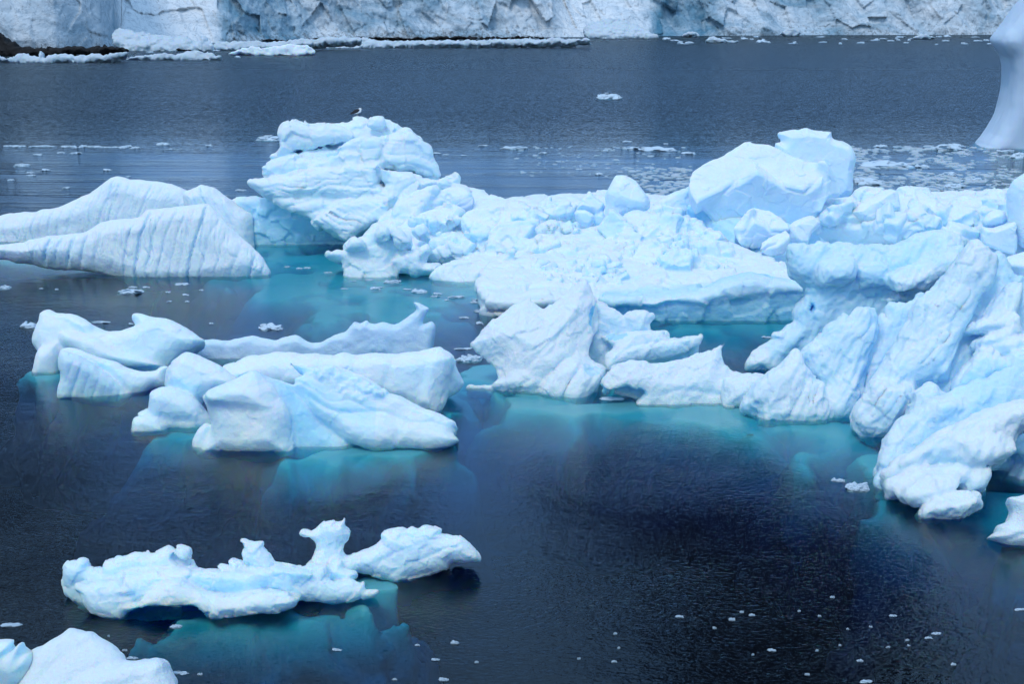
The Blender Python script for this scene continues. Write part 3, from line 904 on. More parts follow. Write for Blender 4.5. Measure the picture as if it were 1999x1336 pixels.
# --- the tall fluted berg on the right with the hollowed blue wall behind it
FL = ((62, .46, .11, .55), (58, .17, .05, .55))
rear = [
 S(Z('E -10,640 150,625 300,610 470,600 700,640 990,592 1220,510 1500,590 1470,690 1400,900 1250,1100 1100,1400 720,1500 480,1500 230,1700 -100,1750 30,1330 40,1160 130,1050 110,990 50,930 0,880 -30,750'), (1700, 716), T=.6, B=2.4, R=.9, lean=6, tint=.62),  # blue glow of the hollow put into the tint of this wall
 S(Z('E -15,640 150,620 240,610 250,800 220,900 60,930 -5,870 -25,750'), (1575, 520, 50.6), T=.5, B=1.0, R=.5, lean=12, tint=.15),
 S(Z('E 225,790 330,738 520,720 545,860 500,945 350,965 222,960'), (1630, 530, 49.9), T=.7, B=1.2, R=.5, lean=8, tint=.08),
 S(Z('E 250,640 460,605 700,640 990,600 1040,720 900,800 740,790 530,730 330,735 240,780'), (1690, 490, 51.2), T=.5, B=1.6, R=.45, lean=40, tint=.15),
 S(Z('E 540,790 760,790 850,890 840,975 700,1000 590,960 560,880'), (1710, 540, 49.9), T=.5, B=1.0, R=.45, lean=6, tint=.2),
 S(Z('E 865,890 1080,780 1290,690 1470,620 1440,720 1300,900 1150,1000 900,1000 860,940'), (1800, 530, 49.3), T=.6, B=1.0, R=.5, lean=-2, yaw=10, tint=.15),
 S(Z('E 980,600 1100,540 1230,510 1500,590 1440,700 1300,700 1080,780 1040,740'), (1830, 490, 50.8), T=.5, B=1.4, R=.4, lean=36, tint=.1),
 S(Z('E 790,1100 850,1080 900,1020 1000,1080 960,1100 850,1112'), (1745, 590, 49.7), T=.35, B=.6, R=.15, lean=10, tint=.2),
 S(Z('R6 470,780 500,730 560,680 640,625 720,560 740,490 800,520 860,510 870,600 760,720 700,750 640,850 470,830'), (1540, 718), T=.6, B=1.2, R=.6, lean=14, tint=.22),
 S(Z('R6 580,640 610,615 660,630 650,660 600,660'), (1515, 655, 50.2), T=.3, B=.4, R=.2, lean=10),
 Blob(at_y(1588, 604, 50.0), (.09, 1.6, .17), (0, .2, 0), 1.2, .05, .6, '-'),
]
front = [
 S(Z('R6 480,1020 620,860 760,770 900,620 1000,570 1100,500 1200,580 1380,490 1480,430 1400,700 1300,900 1180,1100 900,1130 540,1130'), (1620, 806), T=.3, B=2.0, R=1., lean=30, k=.26, push=-.55, tint=.75),
 S(Z('R6 1060,1100 1200,850 1400,480 1660,200 1760,160 1900,300 2300,430 2300,1250 1700,1250 1100,1250'), (1760, 846), T=.3, B=2.2, R=1., lean=32, yaw=-8, k=.26, push=-.35, tint=.75),
 S(Z('G 770,760 780,540 900,330 1100,60 1300,-120 1700,-300 2150,-400 2150,300 1900,360 1700,560 1640,740 1500,800 1000,800'), (1820, 950), T=.3, B=2.0, R=1., lean=32, k=.26, push=-.2, tint=.7),
 S(Z('R6 465,790 520,750 570,760 612,795 622,830 560,830 470,830'), (1490, 722), T=.4, B=.8, R=.3, lean=20, k=.26),
 S(Z('R6 440,1030 500,900 620,830 710,730 740,745 800,850 880,920 900,1000 895,1100 860,1150 540,1150 520,1060'), (1550, 814), T=.6, B=1.4, R=.5, lean=24, k=.26, flutes=((66, .42, .10, .5), (64, .16, .03, .5))),
 S(Z('R6 440,1035 470,950 560,850 640,830 600,960 560,1060 480,1060'), (1480, 808), T=.4, B=1.0, R=.4, lean=24, k=.26),
 S(Z('R6 740,745 800,690 860,640 900,580 990,530 1010,550 1060,480 1110,470 1150,490 1175,560 1165,680 1090,960 1040,1070 970,1120 880,1120 890,930 800,850'), (1640, 809), T=.7, B=1.6, R=.55, lean=28, yaw=-8, k=.26, flutes=((68, .5, .14, .5), (64, .18, .04, .5))),
 S(Z('R6 900,980 960,900 1040,880 1060,960 1000,1060 960,1100 900,1080'), (1640, 811), T=.5, B=.8, R=.35, lean=24, k=.26),
 S(Z('R6 820,1000 870,920 895,960 900,1090 870,1110 820,1080'), (1604, 815), T=.4, B=.6, R=.25, lean=16, k=.26),
 S(Z('R6 1170,640 1180,560 1210,535 1225,550 1250,480 1370,465 1420,420 1350,650 1250,850 1120,960 1090,940'), (1710, 790, 44.6), T=.5, B=1.2, R=.4, lean=28, yaw=-15, k=.26, flutes=((66, .4, .08, .5),)),
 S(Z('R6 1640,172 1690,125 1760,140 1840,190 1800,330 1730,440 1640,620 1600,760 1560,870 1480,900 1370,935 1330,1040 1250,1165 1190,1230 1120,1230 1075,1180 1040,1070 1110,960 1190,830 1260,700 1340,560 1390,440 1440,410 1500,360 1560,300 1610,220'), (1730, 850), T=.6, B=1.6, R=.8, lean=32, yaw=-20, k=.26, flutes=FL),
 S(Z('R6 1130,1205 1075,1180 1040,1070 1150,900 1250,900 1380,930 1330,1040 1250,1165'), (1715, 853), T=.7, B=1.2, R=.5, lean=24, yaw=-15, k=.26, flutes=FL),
 S(Z('R6 1840,190 1900,280 1940,370 1988,420 1999,520 2300,520 2300,1000 1500,1000 1560,870 1640,620 1740,430 1790,330'), (1860, 760, 43.3), T=.5, B=2.2, R=.6, lean=24, yaw=8, k=.26, tint=.4),
 S(Z('F 1590,290 1680,250 1760,220 1850,120 1930,60 1945,230 1800,310 1690,352 1600,350'), (1930, 660, 42.4), T=.5, B=1., R=.3, lean=20, k=.26, tint=.12),
 S(Z('F 1610,100 1700,100 1820,-80 1960,-230 1940,60 1850,120 1760,220 1560,220'), (1940, 620, 42.9), T=.5, B=1.2, R=.4, lean=22, yaw=15, k=.26, tint=.08),
 S(Z('F 1480,545 1560,460 1640,372 1712,382 1716,560 1640,690 1480,730 1380,720'), (1900, 720, 42.0), T=.6, B=1., R=.3, lean=18, yaw=-10, k=.26, tint=.2),
 S(Z('F 1720,470 1770,408 1825,500 1795,580 1722,572'), (1945, 710, 41.7), T=.45, B=.8, R=.2, lean=14, k=.26, tint=.12),
 S(Z('F 1840,480 1900,410 2100,400 2100,620 1960,600 1885,655 1812,600'), (1985, 710, 41.6), T=.5, B=.9, R=.25, lean=14, k=.26, tint=.15),
 S(Z('F 1740,350 1830,290 1960,260 2100,250 2100,400 1900,410 1800,430'), (1975, 680, 42.1), T=.5, B=1., R=.3, lean=25, k=.26, tint=.15),
 S(Z('F 1040,740 1150,700 1230,690 1272,740 1305,790 1280,870 1400,900 1420,960 1250,1060 1100,1200 1000,1330 800,1400 780,1200 860,1080 960,960 1020,840'), (1790, 880, 40.4), T=.6, B=1.4, R=.4, lean=32, yaw=-10, k=.26, flutes=((58, .4, .13, .5),)),
 S(Z('F 1280,760 1420,760 1580,720 1700,640 1900,640 2100,560 2100,900 1600,900 1400,960 1290,900'), (1920, 790, 41.0), T=.5, B=1.6, R=.5, lean=38, k=.26, tint=.2),
 S(Z('F 1560,780 1640,690 1760,660 1999,640 2150,600 2150,860 1760,850 1610,890'), (1950, 775, 40.2), T=.5, B=1., R=.3, lean=25, yaw=10, k=.26, tint=.05),
 S(Z('G 735,480 780,300 860,200 980,60 1200,-60 1400,-40 1410,60 1300,150 1110,290 950,430 780,530 745,520'), (1790, 900, 37.6), T=.5, B=1.4, R=.4, lean=32, yaw=-12, k=.26, flutes=((52, .5, .14, .5),)),
 S(Z('G 770,545 950,430 1150,270 1350,150 1600,30 1850,-50 2100,-60 2100,120 1960,200 1910,300 1800,440 1560,500 1300,500 1150,510 1000,560 790,600'), (1860, 880, 36.4), T=.7, B=1.6, R=.5, lean=30, yaw=-10, k=.26, flutes=((32, .8, .10, .5), (28, .2, .025, .5))),
 S(Z('G 762,650 830,590 950,540 1060,500 1180,560 1290,560 1300,640 1200,740 1000,790 900,770 790,780'), (1770, 950, 36.0), T=.6, B=1.3, R=.4, lean=18, yaw=-10, k=.26, flutes=((25, .5, .08, .5),)),
 S(Z('G 912,740 960,680 1100,612 1250,575 1380,562 1445,640 1400,700 1250,755 1100,820 980,800'), (1820, 955, 35.3), T=.6, B=1.0, R=.4, lean=6, yaw=-8, k=.26),
 S(Z('G 1250,560 1500,500 1690,530 1690,600 1630,720 1450,720 1440,640'), (1880, 940, 35.6), T=.5, B=1., R=.4, lean=0, k=.26, tint=.15),
 S(Z('G 1480,300 1560,280 1740,270 1905,300 1880,360 1800,440 1560,500 1480,460'), (1920, 890, 35.7), T=.4, B=1., R=.35, lean=0, yaw=14, k=.26),
 S(Z('G 1600,720 1620,500 1700,300 2150,50 2150,690 2150,900 1620,900'), (1960, 960, 38.8), T=.5, B=2.5, R=.6, lean=4, k=.26, tint=.8),
 S(Z('G 1790,600 1860,530 1950,480 1980,400 2150,380 2150,690 1850,690'), (1990, 957, 38.0), T=.5, B=1., R=.4, lean=15, k=.26, tint=.3),
 S(Z('G 760,640 1100,560 1640,640 1640,900 1500,1000 1000,960 800,850'), (1800, 985, 36.9), T=.5, B=1.2, R=.5, lean=0, k=.26, tint=.6),
 S(Z('G 1112,920 1180,812 1300,752 1450,722 1610,722 1628,830 1500,940 1300,965 1150,950'), (1850, 1012), T=.6, B=.9, R=.45, lean=26, k=.26),
]
TALL = berg('tall fluted iceberg filling the right edge with a hollowed blue wall', rear + front, M_ICE, .068,
            [(1620, 795, 3.6, 6.0, .05, 5, .2), (1790, 930, 2.0, 3.4, .05, 4, .2), (1500, 785, 3, 4.6, .06, 5, .2), (1960, 970, 2.0, 3.0, .12, 4)], seed=5, warp=.06, wscale=1.0,
            disp=(('fbm', .5, .03), ('aniso', (.36, (.47, .45, .76)), .12), ('aniso', (.15, (.47, .45, .76)), .03), ('fbm', .12, .014), ('facet', .7, .045)))

style(1.35, .05)
# --- the pointed berg in the centre
P = [
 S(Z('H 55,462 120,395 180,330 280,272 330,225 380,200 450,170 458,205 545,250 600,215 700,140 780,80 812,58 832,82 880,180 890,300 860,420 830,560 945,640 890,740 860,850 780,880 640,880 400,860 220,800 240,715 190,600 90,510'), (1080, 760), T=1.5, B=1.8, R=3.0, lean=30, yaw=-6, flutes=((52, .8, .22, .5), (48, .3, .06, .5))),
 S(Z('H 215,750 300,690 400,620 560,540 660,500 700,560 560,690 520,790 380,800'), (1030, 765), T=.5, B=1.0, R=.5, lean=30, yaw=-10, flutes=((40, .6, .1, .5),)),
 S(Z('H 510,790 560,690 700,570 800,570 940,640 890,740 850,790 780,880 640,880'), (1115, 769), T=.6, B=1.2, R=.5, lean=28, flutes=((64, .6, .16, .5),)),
 S(Z('H 600,250 700,150 812,62 850,170 880,260 860,400 700,520 560,420'), (1120, 640, 48.9), T=.9, B=1.2, R=1.6, lean=26, yaw=-16),
 S(Z('H 880,200 960,230 1060,290 1095,262 1200,256 1250,270 1262,290 1225,340 1240,386 1340,380 1352,436 1420,440 1500,428 1568,420 1545,460 1540,560 1400,640 1000,700 860,680 800,600 830,430'), (1230, 700, 48.9), T=.35, B=.9, R=.4, lean=12, tint=.3),
 S(Z('H 840,400 900,395 1080,390 1240,388 1340,382 1352,436 1500,430 1568,420 1545,460 1500,500 1300,560 1100,590 960,640 940,560 1000,470 920,420'), (1240, 690, 48.0), T=.4, B=.8, R=.35, lean=38, tint=.05, flutes=((14, .5, .07, .5),)),
 S(Z('H 1060,290 1095,262 1200,256 1250,270 1262,290 1225,340 1235,390 1100,400 1070,340'), (1245, 640, 49.0), T=.3, B=.6, R=.3, lean=10),
 S(Z('H 950,640 1020,600 1120,575 1300,600 1450,575 1560,530 1640,500 1712,464 1684,520 1690,570 1720,610 1780,650 1900,660 2030,690 2030,830 1960,900 1720,940 1400,920 1180,880 980,850 905,780'), (1330, 786), T=.55, B=1.5, R=1.6, lean=30, yaw=8, tint=.05, flutes=((-4, .9, .08, .5),)),
 S(Z('H 960,640 1100,585 1300,640 1330,690 1200,690 1080,700 1000,720 960,790 905,770 920,690'), (1220, 740, 46.0), T=.35, B=.8, R=.35, lean=34),
 S(Z('H 30,752 70,738 220,755 400,770 400,800 200,790 40,775'), (960, 757), T=.2, B=.6, R=.15, lean=50),
 S(Z('H 1700,700 1900,665 2030,690 2030,860 1850,880 1720,890'), (1460, 792), T=.5, B=1., R=.5, lean=28),
 Blob(at_y(1165, 777, 45.6), (.36, .7, .4), (0, 0, 0), 1.2, .2, .6, '-'),
 Blob(at_y(1222, 768, 45.6), (.7, .6, .3), (0, 0, 0), 1.2, .2, .5, '-'),
 Blob(at_y(1166, 690, 46.6), (.5, .8, .75), (0, .3, 0), 1.2, .3, .45, '-'),
 Blob(at_y(1195, 620, 48.2), (.75, .6, .75), (0, .6, 0), 1.2, .2, .65, '-'),
]
CENTRE = berg('pointed white iceberg in the centre with jagged fins and a curved horn', P, M_SNOWY, .06,
              [(1110, 758, 3.8, 5.4, .05, 5, .2), (1330, 775, 4.4, 5.2, .04, 5, .2), (950, 720, 1.8, 3.6, .08, 4, .25)], seed=6, warp=.06, wscale=1., disp=(('fbm', .45, .03), ('aniso', (.4, (.66, .4, .62)), .07), ('fbm', .14, .014), ('facet', .7, .05)))

style(1.6, .03)
# --- the group in the left middle
P = [
 S(Z('I 98,400 110,300 150,200 180,150 240,122 320,152 440,155 520,180 600,222 700,272 800,302 850,295 900,290 1010,262 1010,230 980,160 1030,148 1150,185 1250,186 1400,240 1480,300 1560,352 1600,385 1500,470 1400,520 1300,600 1250,680 1000,690 900,640 700,620 500,620 340,620 330,700 110,700 140,560 145,480'), (250, 722), T=.7, B=1.3, R=.8, lean=30, yaw=-4, tint=.12),
 S(Z('I 175,155 240,124 320,154 440,157 520,182 620,240 600,330 480,300 340,260 240,330 200,250'), (120, 640, 50.6), T=.5, B=1., R=.5, lean=36, yaw=-20),
 S(Z('I 108,640 140,480 200,430 330,385 345,500 335,720 110,720'), (85, 723), T=.5, B=1., R=.5, lean=14),
 S(Z('I 980,162 1030,148 1150,186 1250,188 1400,242 1480,302 1560,354 1600,388 1440,480 1280,540 1150,470 1050,400 1015,330 1010,240'), (330, 660, 50.3), T=.4, B=1., R=.5, lean=42, yaw=16, flutes=((20, .7, .06, .5),)),
 S(Z('I 360,300 600,340 760,420 900,500 1100,560 1180,600 900,600 640,560 480,480 360,400'), (190, 700, 49.4), T=.4, B=1., R=.5, lean=36),
]
SADDLE = berg('saddle shaped white iceberg with blunt head at left, behind a smaller wedge', P, M_SMOOTH, .055, [(260, 710, 3.6, 2.2, .06, 4), (95, 722, 1.1, 1.4, .05, 3)], seed=7, warp=.05, disp=(('fbm', .5, .035), ('fbm', .15, .008), ('facet', .6, .015)))
P = [
 S(Z('I 318,560 365,470 560,545 760,690 900,805 960,850 945,895 850,960 600,940 430,900 330,880 340,680'), (150, 772), T=.4, B=1.1, R=.35, lean=4, yaw=14, tint=.3, flutes=((75, .35, .07, .5),)),
 S(Z('I 330,540 350,480 370,462 425,434 500,450 620,500 720,545 830,560 950,622 1050,652 1170,642 1212,610 1295,612 1260,780 1160,802 1060,852 960,852 870,790 740,680 600,580 480,520 380,480'), (200, 735, 47.0), T=.35, B=.9, R=.4, lean=32, yaw=6),
]
WEDGE = berg('small grooved ice wedge floating just in front of the saddle shaped iceberg', P, M_SMOOTH, .045, [(200, 755, 1.6, .9, .25, 3)], seed=8, warp=.04, disp=(('fbm', .4, .025), ('fbm', .14, .008)))
P = [
 S(Z('J -430,395 -300,372 -150,362 0,362 150,340 330,376 400,350 520,335 560,347 670,392 850,340 950,310 1000,252 1040,216 1080,230 1140,207 1165,232 1210,240 1260,226 1300,228 1380,235 1450,192 1550,112 1556,90 1544,50 1600,62 1668,92 1670,112 1640,150 1615,212 1615,240 1650,222 1690,214 1718,250 1726,350 1708,450 1700,600 500,640 0,640 -300,600'), (640, 697), T=.35, B=.55, R=.3, lean=12, tint=.3),
 S(Z('J 1340,480 1420,410 1560,415 1620,450 1600,520 1400,540'), (790, 695), T=.4, B=.5, R=.25, lean=20, tint=.1),
 S(Z('J 1000,500 1100,380 1250,330 1350,400 1340,520'), (740, 697), T=.4, B=.5, R=.35, lean=20, tint=.25),
 S(Z('J 1590,330 1615,250 1690,216 1718,250 1724,350 1705,460 1620,470'), (845, 694), T=.35, B=.4, R=.2, lean=10, tint=.15),
 Blob(at_y(577, 685, 52.4), (.13, 1.2, .12), (0, .4, 0), 1.2, .05, .6, '-'),
]
FIN = berg('thin translucent blue ice ridge with a horned right end', P, M_CLEAR, .05, [(560, 690, 4, 1.6, .08, 3), (780, 685, 2.2, 1.6, .1, 3)], seed=9, warp=.05, wscale=.8, disp=(('fbm', .4, .03), ('fbm', .14, .012)))
P = [
 S(Z('J -120,610 0,562 120,520 250,500 340,486 560,496 700,492 850,502 900,486 940,478 1050,490 1150,485 1250,476 1380,486 1480,480 1600,470 1740,440 1800,450 1900,510 1905,590 1860,700 1835,870 1805,950 1750,1050 1600,1050 1300,950 900,900 400,860 -50,800'), (700, 798), T=.9, B=1.3, R=.75, lean=22, flutes=((80, 1.2, .10, .5),)),
 S(Z('J 1780,560 1895,540 1905,595 1960,700 1992,755 1940,830 1850,880 1800,950 1760,900'), (880, 770, 45.6), T=.4, B=1., R=.5, lean=22, yaw=24, tint=.3),
 S(Z('J 1180,680 1300,600 1600,580 1850,600 1835,860 1800,950 1700,962 1600,930 1300,845'), (800, 795), T=.7, B=1., R=.6, lean=14),
 S(Z('I 1245,740 1270,640 1330,560 1440,480 1560,520 1760,620 1870,700 1900,800 1600,900 1500,920 1380,850 1260,800'), (370, 720, 44.3), T=.7, B=1.1, R=.6, lean=26, tint=.05),
 S(Z('I 1112,985 1120,880 1130,830 1180,796 1250,786 1400,830 1520,900 1600,1080 1200,1080'), (330, 800, 42.9), T=.5, B=1.4, R=.5, lean=10, tint=.05),
 S(Z('I 1018,1022 1120,970 1300,928 1480,958 1650,1040 1640,1180 1250,1180'), (340, 829), T=.5, B=1.0, R=.4, lean=16, tint=.05),
 S(Z('I 972,1090 1000,1052 1060,1040 1200,1060 1275,1112 1260,1200 980,1200'), (290, 837), T=.4, B=.8, R=.3, lean=12),
 S(Z('R4 1130,990 1142,970 1165,945 1240,920 1340,870 1400,848 1445,862 1530,940 1600,1050 1615,1190 1610,1300 1280,1320 1100,1310 1160,1200 1175,1120'), (480, 872), T=.8, B=1.4, R=.75, lean=14, yaw=-6, tint=.08),
 S(Z('R4 1070,1240 1090,1160 1140,1120 1180,1140 1170,1210 1130,1300 1075,1290'), (394, 868), T=.35, B=.7, R=.3, lean=14, tint=.05),
 S(Z('R4 1150,960 1300,900 1440,930 1520,1020 1480,1060 1340,1050 1220,1040 1160,1010'), (460, 800, 40.6), T=.6, B=1.0, R=.4, lean=10),
 S(Z('J 60,700 300,720 480,800 700,1050 980,1250 1000,1400 0,1400'), (570, 866), T=.4, B=1.6, R=.5, lean=16, tint=.85),
 S(Z('J 160,668 220,680 330,725 500,775 520,720 590,690 540,640 474,572 520,600 650,622 740,600 830,590 950,622 1150,720 1270,808 1300,850 1420,868 1520,905 1600,940 1750,1002 1900,1080 1915,1120 1932,1150 1900,1160 1930,1188 1895,1200 1940,1242 1850,1290 1700,1330 1560,1300 1390,1292 1350,1330 1200,1330 1060,1280 950,1222 850,1150 700,1040 560,880 480,805 400,770'), (740, 872), T=.55, B=.8, R=.45, lean=40, yaw=5, flutes=((-30, .7, .10, .6), (-24, .25, .03, .6))),
 S(Z('J 1395,1290 1400,1180 1500,1120 1700,1140 1860,1190 1940,1242 1850,1292 1700,1325 1500,1310'), (830, 873), T=.4, B=.7, R=.35, lean=26),
 S(Z('J 950,1222 900,1100 1000,1050 1250,1080 1390,1180 1385,1290 1200,1330 1060,1280'), (730, 874), T=.4, B=.7, R=.4, lean=24),
]
P += [Rub(Z('J 650,640 830,600 1280,810 1300,860 1100,900 800,780'), 110, .03, .12, 31)]
TWIN = berg('smooth double iceberg with a slanted snowy slab over a bright blue hollow', P, M_SMOOTH, .048, [(640, 856, 3.0, 2.3, .03, 3.4, .14), (790, 862, 1.7, 1.5, .03, 3.4, .16), (370, 828, 2.0, 1.5, .03, 3, .16), (870, 770, 1.6, 2.6, .05, 3.4, .2)], seed=10, warp=.045, disp=(('fbm', .45, .03), ('fbm', .14, .012), ('facet', .5, .016)))

style(1.8, .02)
# --- the jagged bergy bit in the foreground
P = [
 S(Z('K 125,580 130,480 150,442 220,436 232,405 280,395 328,430 318,470 340,486 410,470 440,490 460,430 540,410 558,380 600,386 740,345 850,360 920,350 1000,308 1060,330 1098,320 1092,285 1130,290 1200,310 1220,360 1226,430 1262,482 1330,502 1420,495 1480,516 1436,460 1550,466 1546,432 1582,410 1700,445 1676,440 1662,330 1680,320 1650,240 1700,252 1760,266 1836,264 1836,320 1900,372 1942,430', 'L 160,520 350,565 450,545 600,545 640,620 560,760 200,840', 'K 1500,900 700,940 300,860 150,720'), (330, 1166), T=.35, B=.32, R=.26, lean=10, tint=.16, sub=3, ten=.25),
 S(Z('K 205,640 225,605 255,600 330,622 420,590 500,602 580,600 642,640 690,682 652,722 692,752 645,840 622,935 560,935 450,905 350,872 282,792 258,720 215,690'), (200, 1200), T=.35, B=.8, R=.35, lean=16, yaw=-10, tint=.05),
 S(Z('K 125,600 135,480 180,440 260,460 300,520 250,600 260,740 200,720 150,700'), (150, 1163), T=.35, B=.5, R=.3, lean=6, yaw=-14),
 S(Z('K 612,860 640,800 760,780 860,700 980,610 1100,592 1300,690 1600,735 1850,685 1999,700', 'L 130,750 250,790 362,832 365,880 300,940 150,985 0,992', 'K 1450,932 1320,905 1242,862 1112,862 1092,955 905,955 950,872 800,866'), (360, 1203), T=.4, B=1.0, R=.38, lean=18, tint=.02, sub=3),
 S(Z('K 600,560 800,520 1100,500 1500,530 1900,500', 'L 160,560 350,600 500,660 300,720 100,720', 'K 1700,720 1200,640 800,760 640,760'), (350, 1120, 29.4), T=.3, B=.6, R=.35, lean=44, tint=.18),
 S(Z('L 100,720 0,650 150,600 350,640 520,670 700,692 760,690 822,680 900,706 922,690 942,684 946,770 1062,770 1012,822 900,850 800,872 650,892 500,870 380,845 250,800'), (600, 1178), T=.3, B=.8, R=.3, lean=20, yaw=8),
 S(Z('L 120,545 350,568 450,545 600,542 612,512 655,540 700,512 752,508 768,572 860,600 882,650 800,712 700,690 500,660 300,620'), (600, 1140, 30.0), T=.3, B=.6, R=.28, lean=24),
 S(Z('L 380,286 402,250 462,266 480,268 520,240 590,186 650,180 722,182 766,154 774,236 802,272 786,350 768,365 764,420 792,472 850,462 880,560 800,680 600,640 440,560 490,470 512,400 510,352 470,320'), (640, 1128), T=.3, B=.4, R=.26, lean=8, tint=.05, sub=3, ten=.25),
 S(Z('L 780,480 850,462 900,430 1000,390 1080,335 1080,286 1120,250 1262,230 1300,245 1350,215 1410,238 1450,205 1530,220 1606,235 1590,285 1690,300 1770,298 1832,345 1890,430 1924,490 1880,516 1690,525 1660,580 1560,615 1450,640 1300,690 1150,690 1000,640 800,600'), (780, 1124), T=.5, B=.8, R=.42, lean=20, flutes=((28, .4, .06, .5),)),
 S(Z('L 1170,560 1190,400 1260,300 1400,260 1600,300 1850,420 1920,490 1880,516 1690,525 1650,590 1450,640 1200,680'), (840, 1123), T=.4, B=.6, R=.4, lean=20, yaw=10, flutes=((20, .35, .06, .5),)),
 S(Z('L 1415,240 1455,204 1530,220 1606,235 1590,285 1530,320 1480,290'), (840, 1040, 31.6), T=.15, B=.25, R=.12, lean=20),
 S(Z('L 870,515 960,520 1150,530 1200,580 1050,580 930,560'), (730, 1109), T=.12, B=.3, R=.1, lean=55),
 Blob(at_y(352, 1092, 29.66), (.24, 1.3, .11), (0, .42, 0), 1.2, .03, .1, '-'),
 Blob(at_y(605, 1047.5, 30.9), (.04, .9, .03), (0, -.2, 0), 1.2, .02, .1, '-'),
 Blob(at_y(320, 1202, 28.55), (.75, .55, .26), (0, 0, 0), 1.2, .08, .5, '-'),
 Blob(at_y(372, 1203, 28.55), (.36, .5, .27), (0, 0, 0), 1.2, .08, .7, '-'),
]
JAG = berg('jagged sculpted bergy bit in the foreground with horns and small see-through holes', P, M_SMOOTH, .034, [(480, 1178, 2.8, .95, .03, 2.6, .12), (690, 1128, 1.4, .75, .04, 2.6, .14)], seed=11, warp=.016, wscale=.5, disp=(('fbm', .3, .014), ('facet', .4, .035), ('facet', .16, .012), ('fbm', .08, .009)), zmin=-.5)

# --- bottom left corner
P = [
 S(Z('O 200,760 235,640 252,590 272,552 380,490 420,460 470,420 570,365 612,340 700,352 750,376 822,380 880,430 950,480 1010,540 1060,592 1100,660 1280,642 1380,625 1440,650 1465,730 1500,800 1540,1000 1500,1150 100,1150 150,900'), (180, 1345), T=.45, B=.9, R=.45, lean=48, flutes=((25, .6, .05, .6),)),
 S(Z('O 700,800 900,720 1100,665 1280,645 1375,628 1440,655 1465,740 1500,820 1540,1050 700,1050'), (260, 1352), T=.4, B=.8, R=.35, lean=30),
]
MOUND = berg('snowy white ice mound in the bottom left corner', P, M_SNOWY, .036, [], seed=12, warp=.04, wscale=.7, disp=(('fbm', .35, .03), ('fbm', .10, .012)))
P = [
 S(Z('O -120,510 40,490 74,500 70,555 95,562 140,520 176,482 182,575 232,580 262,640 245,740 180,830 120,950 -120,950'), (20, 1338), T=.35, B=.5, R=.3, lean=-4, yaw=-10, tint=.1),
]
TOOTH = berg('small grey faced ice lump with pointed tooth at the bottom left edge', P, M_SMOOTH, .034, (), seed=13, warp=.02, wscale=.5, disp=(('fbm', .3, .015),), name='ice_lump', cat='ice lump')

# --- right edge
style(2.0, .0)
P = [
 S(Z('R3 2500,-120 2100,-90 2040,-20 1990,45 1930,130 1880,190 1864,225 1868,250 1890,285 1922,330 1934,400 1932,480 1918,545 1900,610 1870,680 1830,750 1785,806 1785,860 2500,900'), (1966, 288), T=1.8, B=6, R=1.6, lean=0, ten=.45),
]
COLUMN = berg('smooth grey blue hourglass shaped iceberg cut by the upper right edge', P, M_TAB, .16, [(1970, 282, 7, 8, .1, 6)], seed=14, warp=.02, disp=(('fbm', 3, .06), ('aniso', (1.2, (0, .1, 1)), .05), ('fbm', .6, .025)))
style(1.5, .04)
P = [
 S(Z('G 1686,1110 1720,1080 1772,1060 1780,1000 1870,962 1892,870 1850,762 1999,738 2200,735 2200,1260 1999,1200 1850,1180 1750,1140'), (1975, 1062), T=.5, B=1.0, R=.4, lean=26, flutes=((20, .4, .06, .5),)),
]
CORNER = berg('white ice lump at the right edge beneath the tall fluted iceberg', P, M_SNOWY, .045, [(1980, 1045, .8, .7, .1, 5)], seed=15, warp=.04, wscale=.6, name='ice_lump', cat='ice lump')
P = [
 S(Z('E 1850,200 1880,90 1920,50 1999,0 2080,-40 2350,-40 2350,700 2000,640 1930,560 1870,450'), (1985, 478, 64.5), T=.9, B=1.6, R=.8, lean=10, yaw=-20, tint=.3),
]
KNOB = berg('tall rounded blue ice column at the right edge behind the rubble', P, M_BLUE, .07, (), seed=16, warp=.06, name='ice_column', cat='ice column')
P = [
 S(Z('E 1780,800 1850,740 1999,690 2200,650 2200,1100 1999,1060 1920,1000 1900,900'), (1990, 590, 47.5), T=.6, B=1.2, R=.5, lean=10, tint=.2),
]
NOOK = berg('shaded ice lump at the right edge behind the fluted peak', P, M_SMOOTH, .07, (), seed=17, warp=.06, name='ice_lump', cat='ice lump')

style(1.35, .02)
# --- loose blocks lying on the floe
BL = 'broken blocks lying on the floe'
def blk(label, prims, seed, mat=M_BLUE, h=.05, cat='ice block', disp=(('fbm', .6, .025), ('fbm', .15, .006), ('facet', .7, .03)), warp=.035):
    o = recentre(build('ice_block', prims, mat, h, warp, .9, disp, seed, zmin=-5))
    return tag(o, label, cat, BL)
blk('largest broken ice block on the floe, white sloping top over blue face',
    block(Z('D 112,540 140,430 190,385 400,285 500,230 590,170 640,165 690,182 800,195 950,255 1100,330 1200,345 1282,335'),
          Z('D 180,697 450,560 600,470 705,405 850,480 960,560 1100,582 1270,480'),
          Z('D 1285,640 1240,760 1240,870 990,900 800,990 570,1075 420,965 330,895 300,830'), 67.6, depth=3.2, lean_top=46, R=.22, tint_face=.3, T=.3) +
    [S(Z('D 1262,350 1285,335 1340,410 1400,540 1402,640 1310,660 1240,780 1262,480'), (1612, 370, 67.8), T=.3, B=1.6, R=.25, lean=8, yaw=34, tint=.1)], 41)
blk('tall pale blue ice block standing behind the largest block',
    [S(Z('D 888,90 930,70 1060,62 1130,45 1180,62 1280,70 1345,75 1355,132 1440,155 1510,200 1550,260 1560,330 1540,420 1530,560 1512,625 1300,760 1000,560 860,300 862,180 908,160 890,110'), (1590, 380, 71.5), T=.7, B=1.5, R=.55, lean=10, tint=.22)], 42)
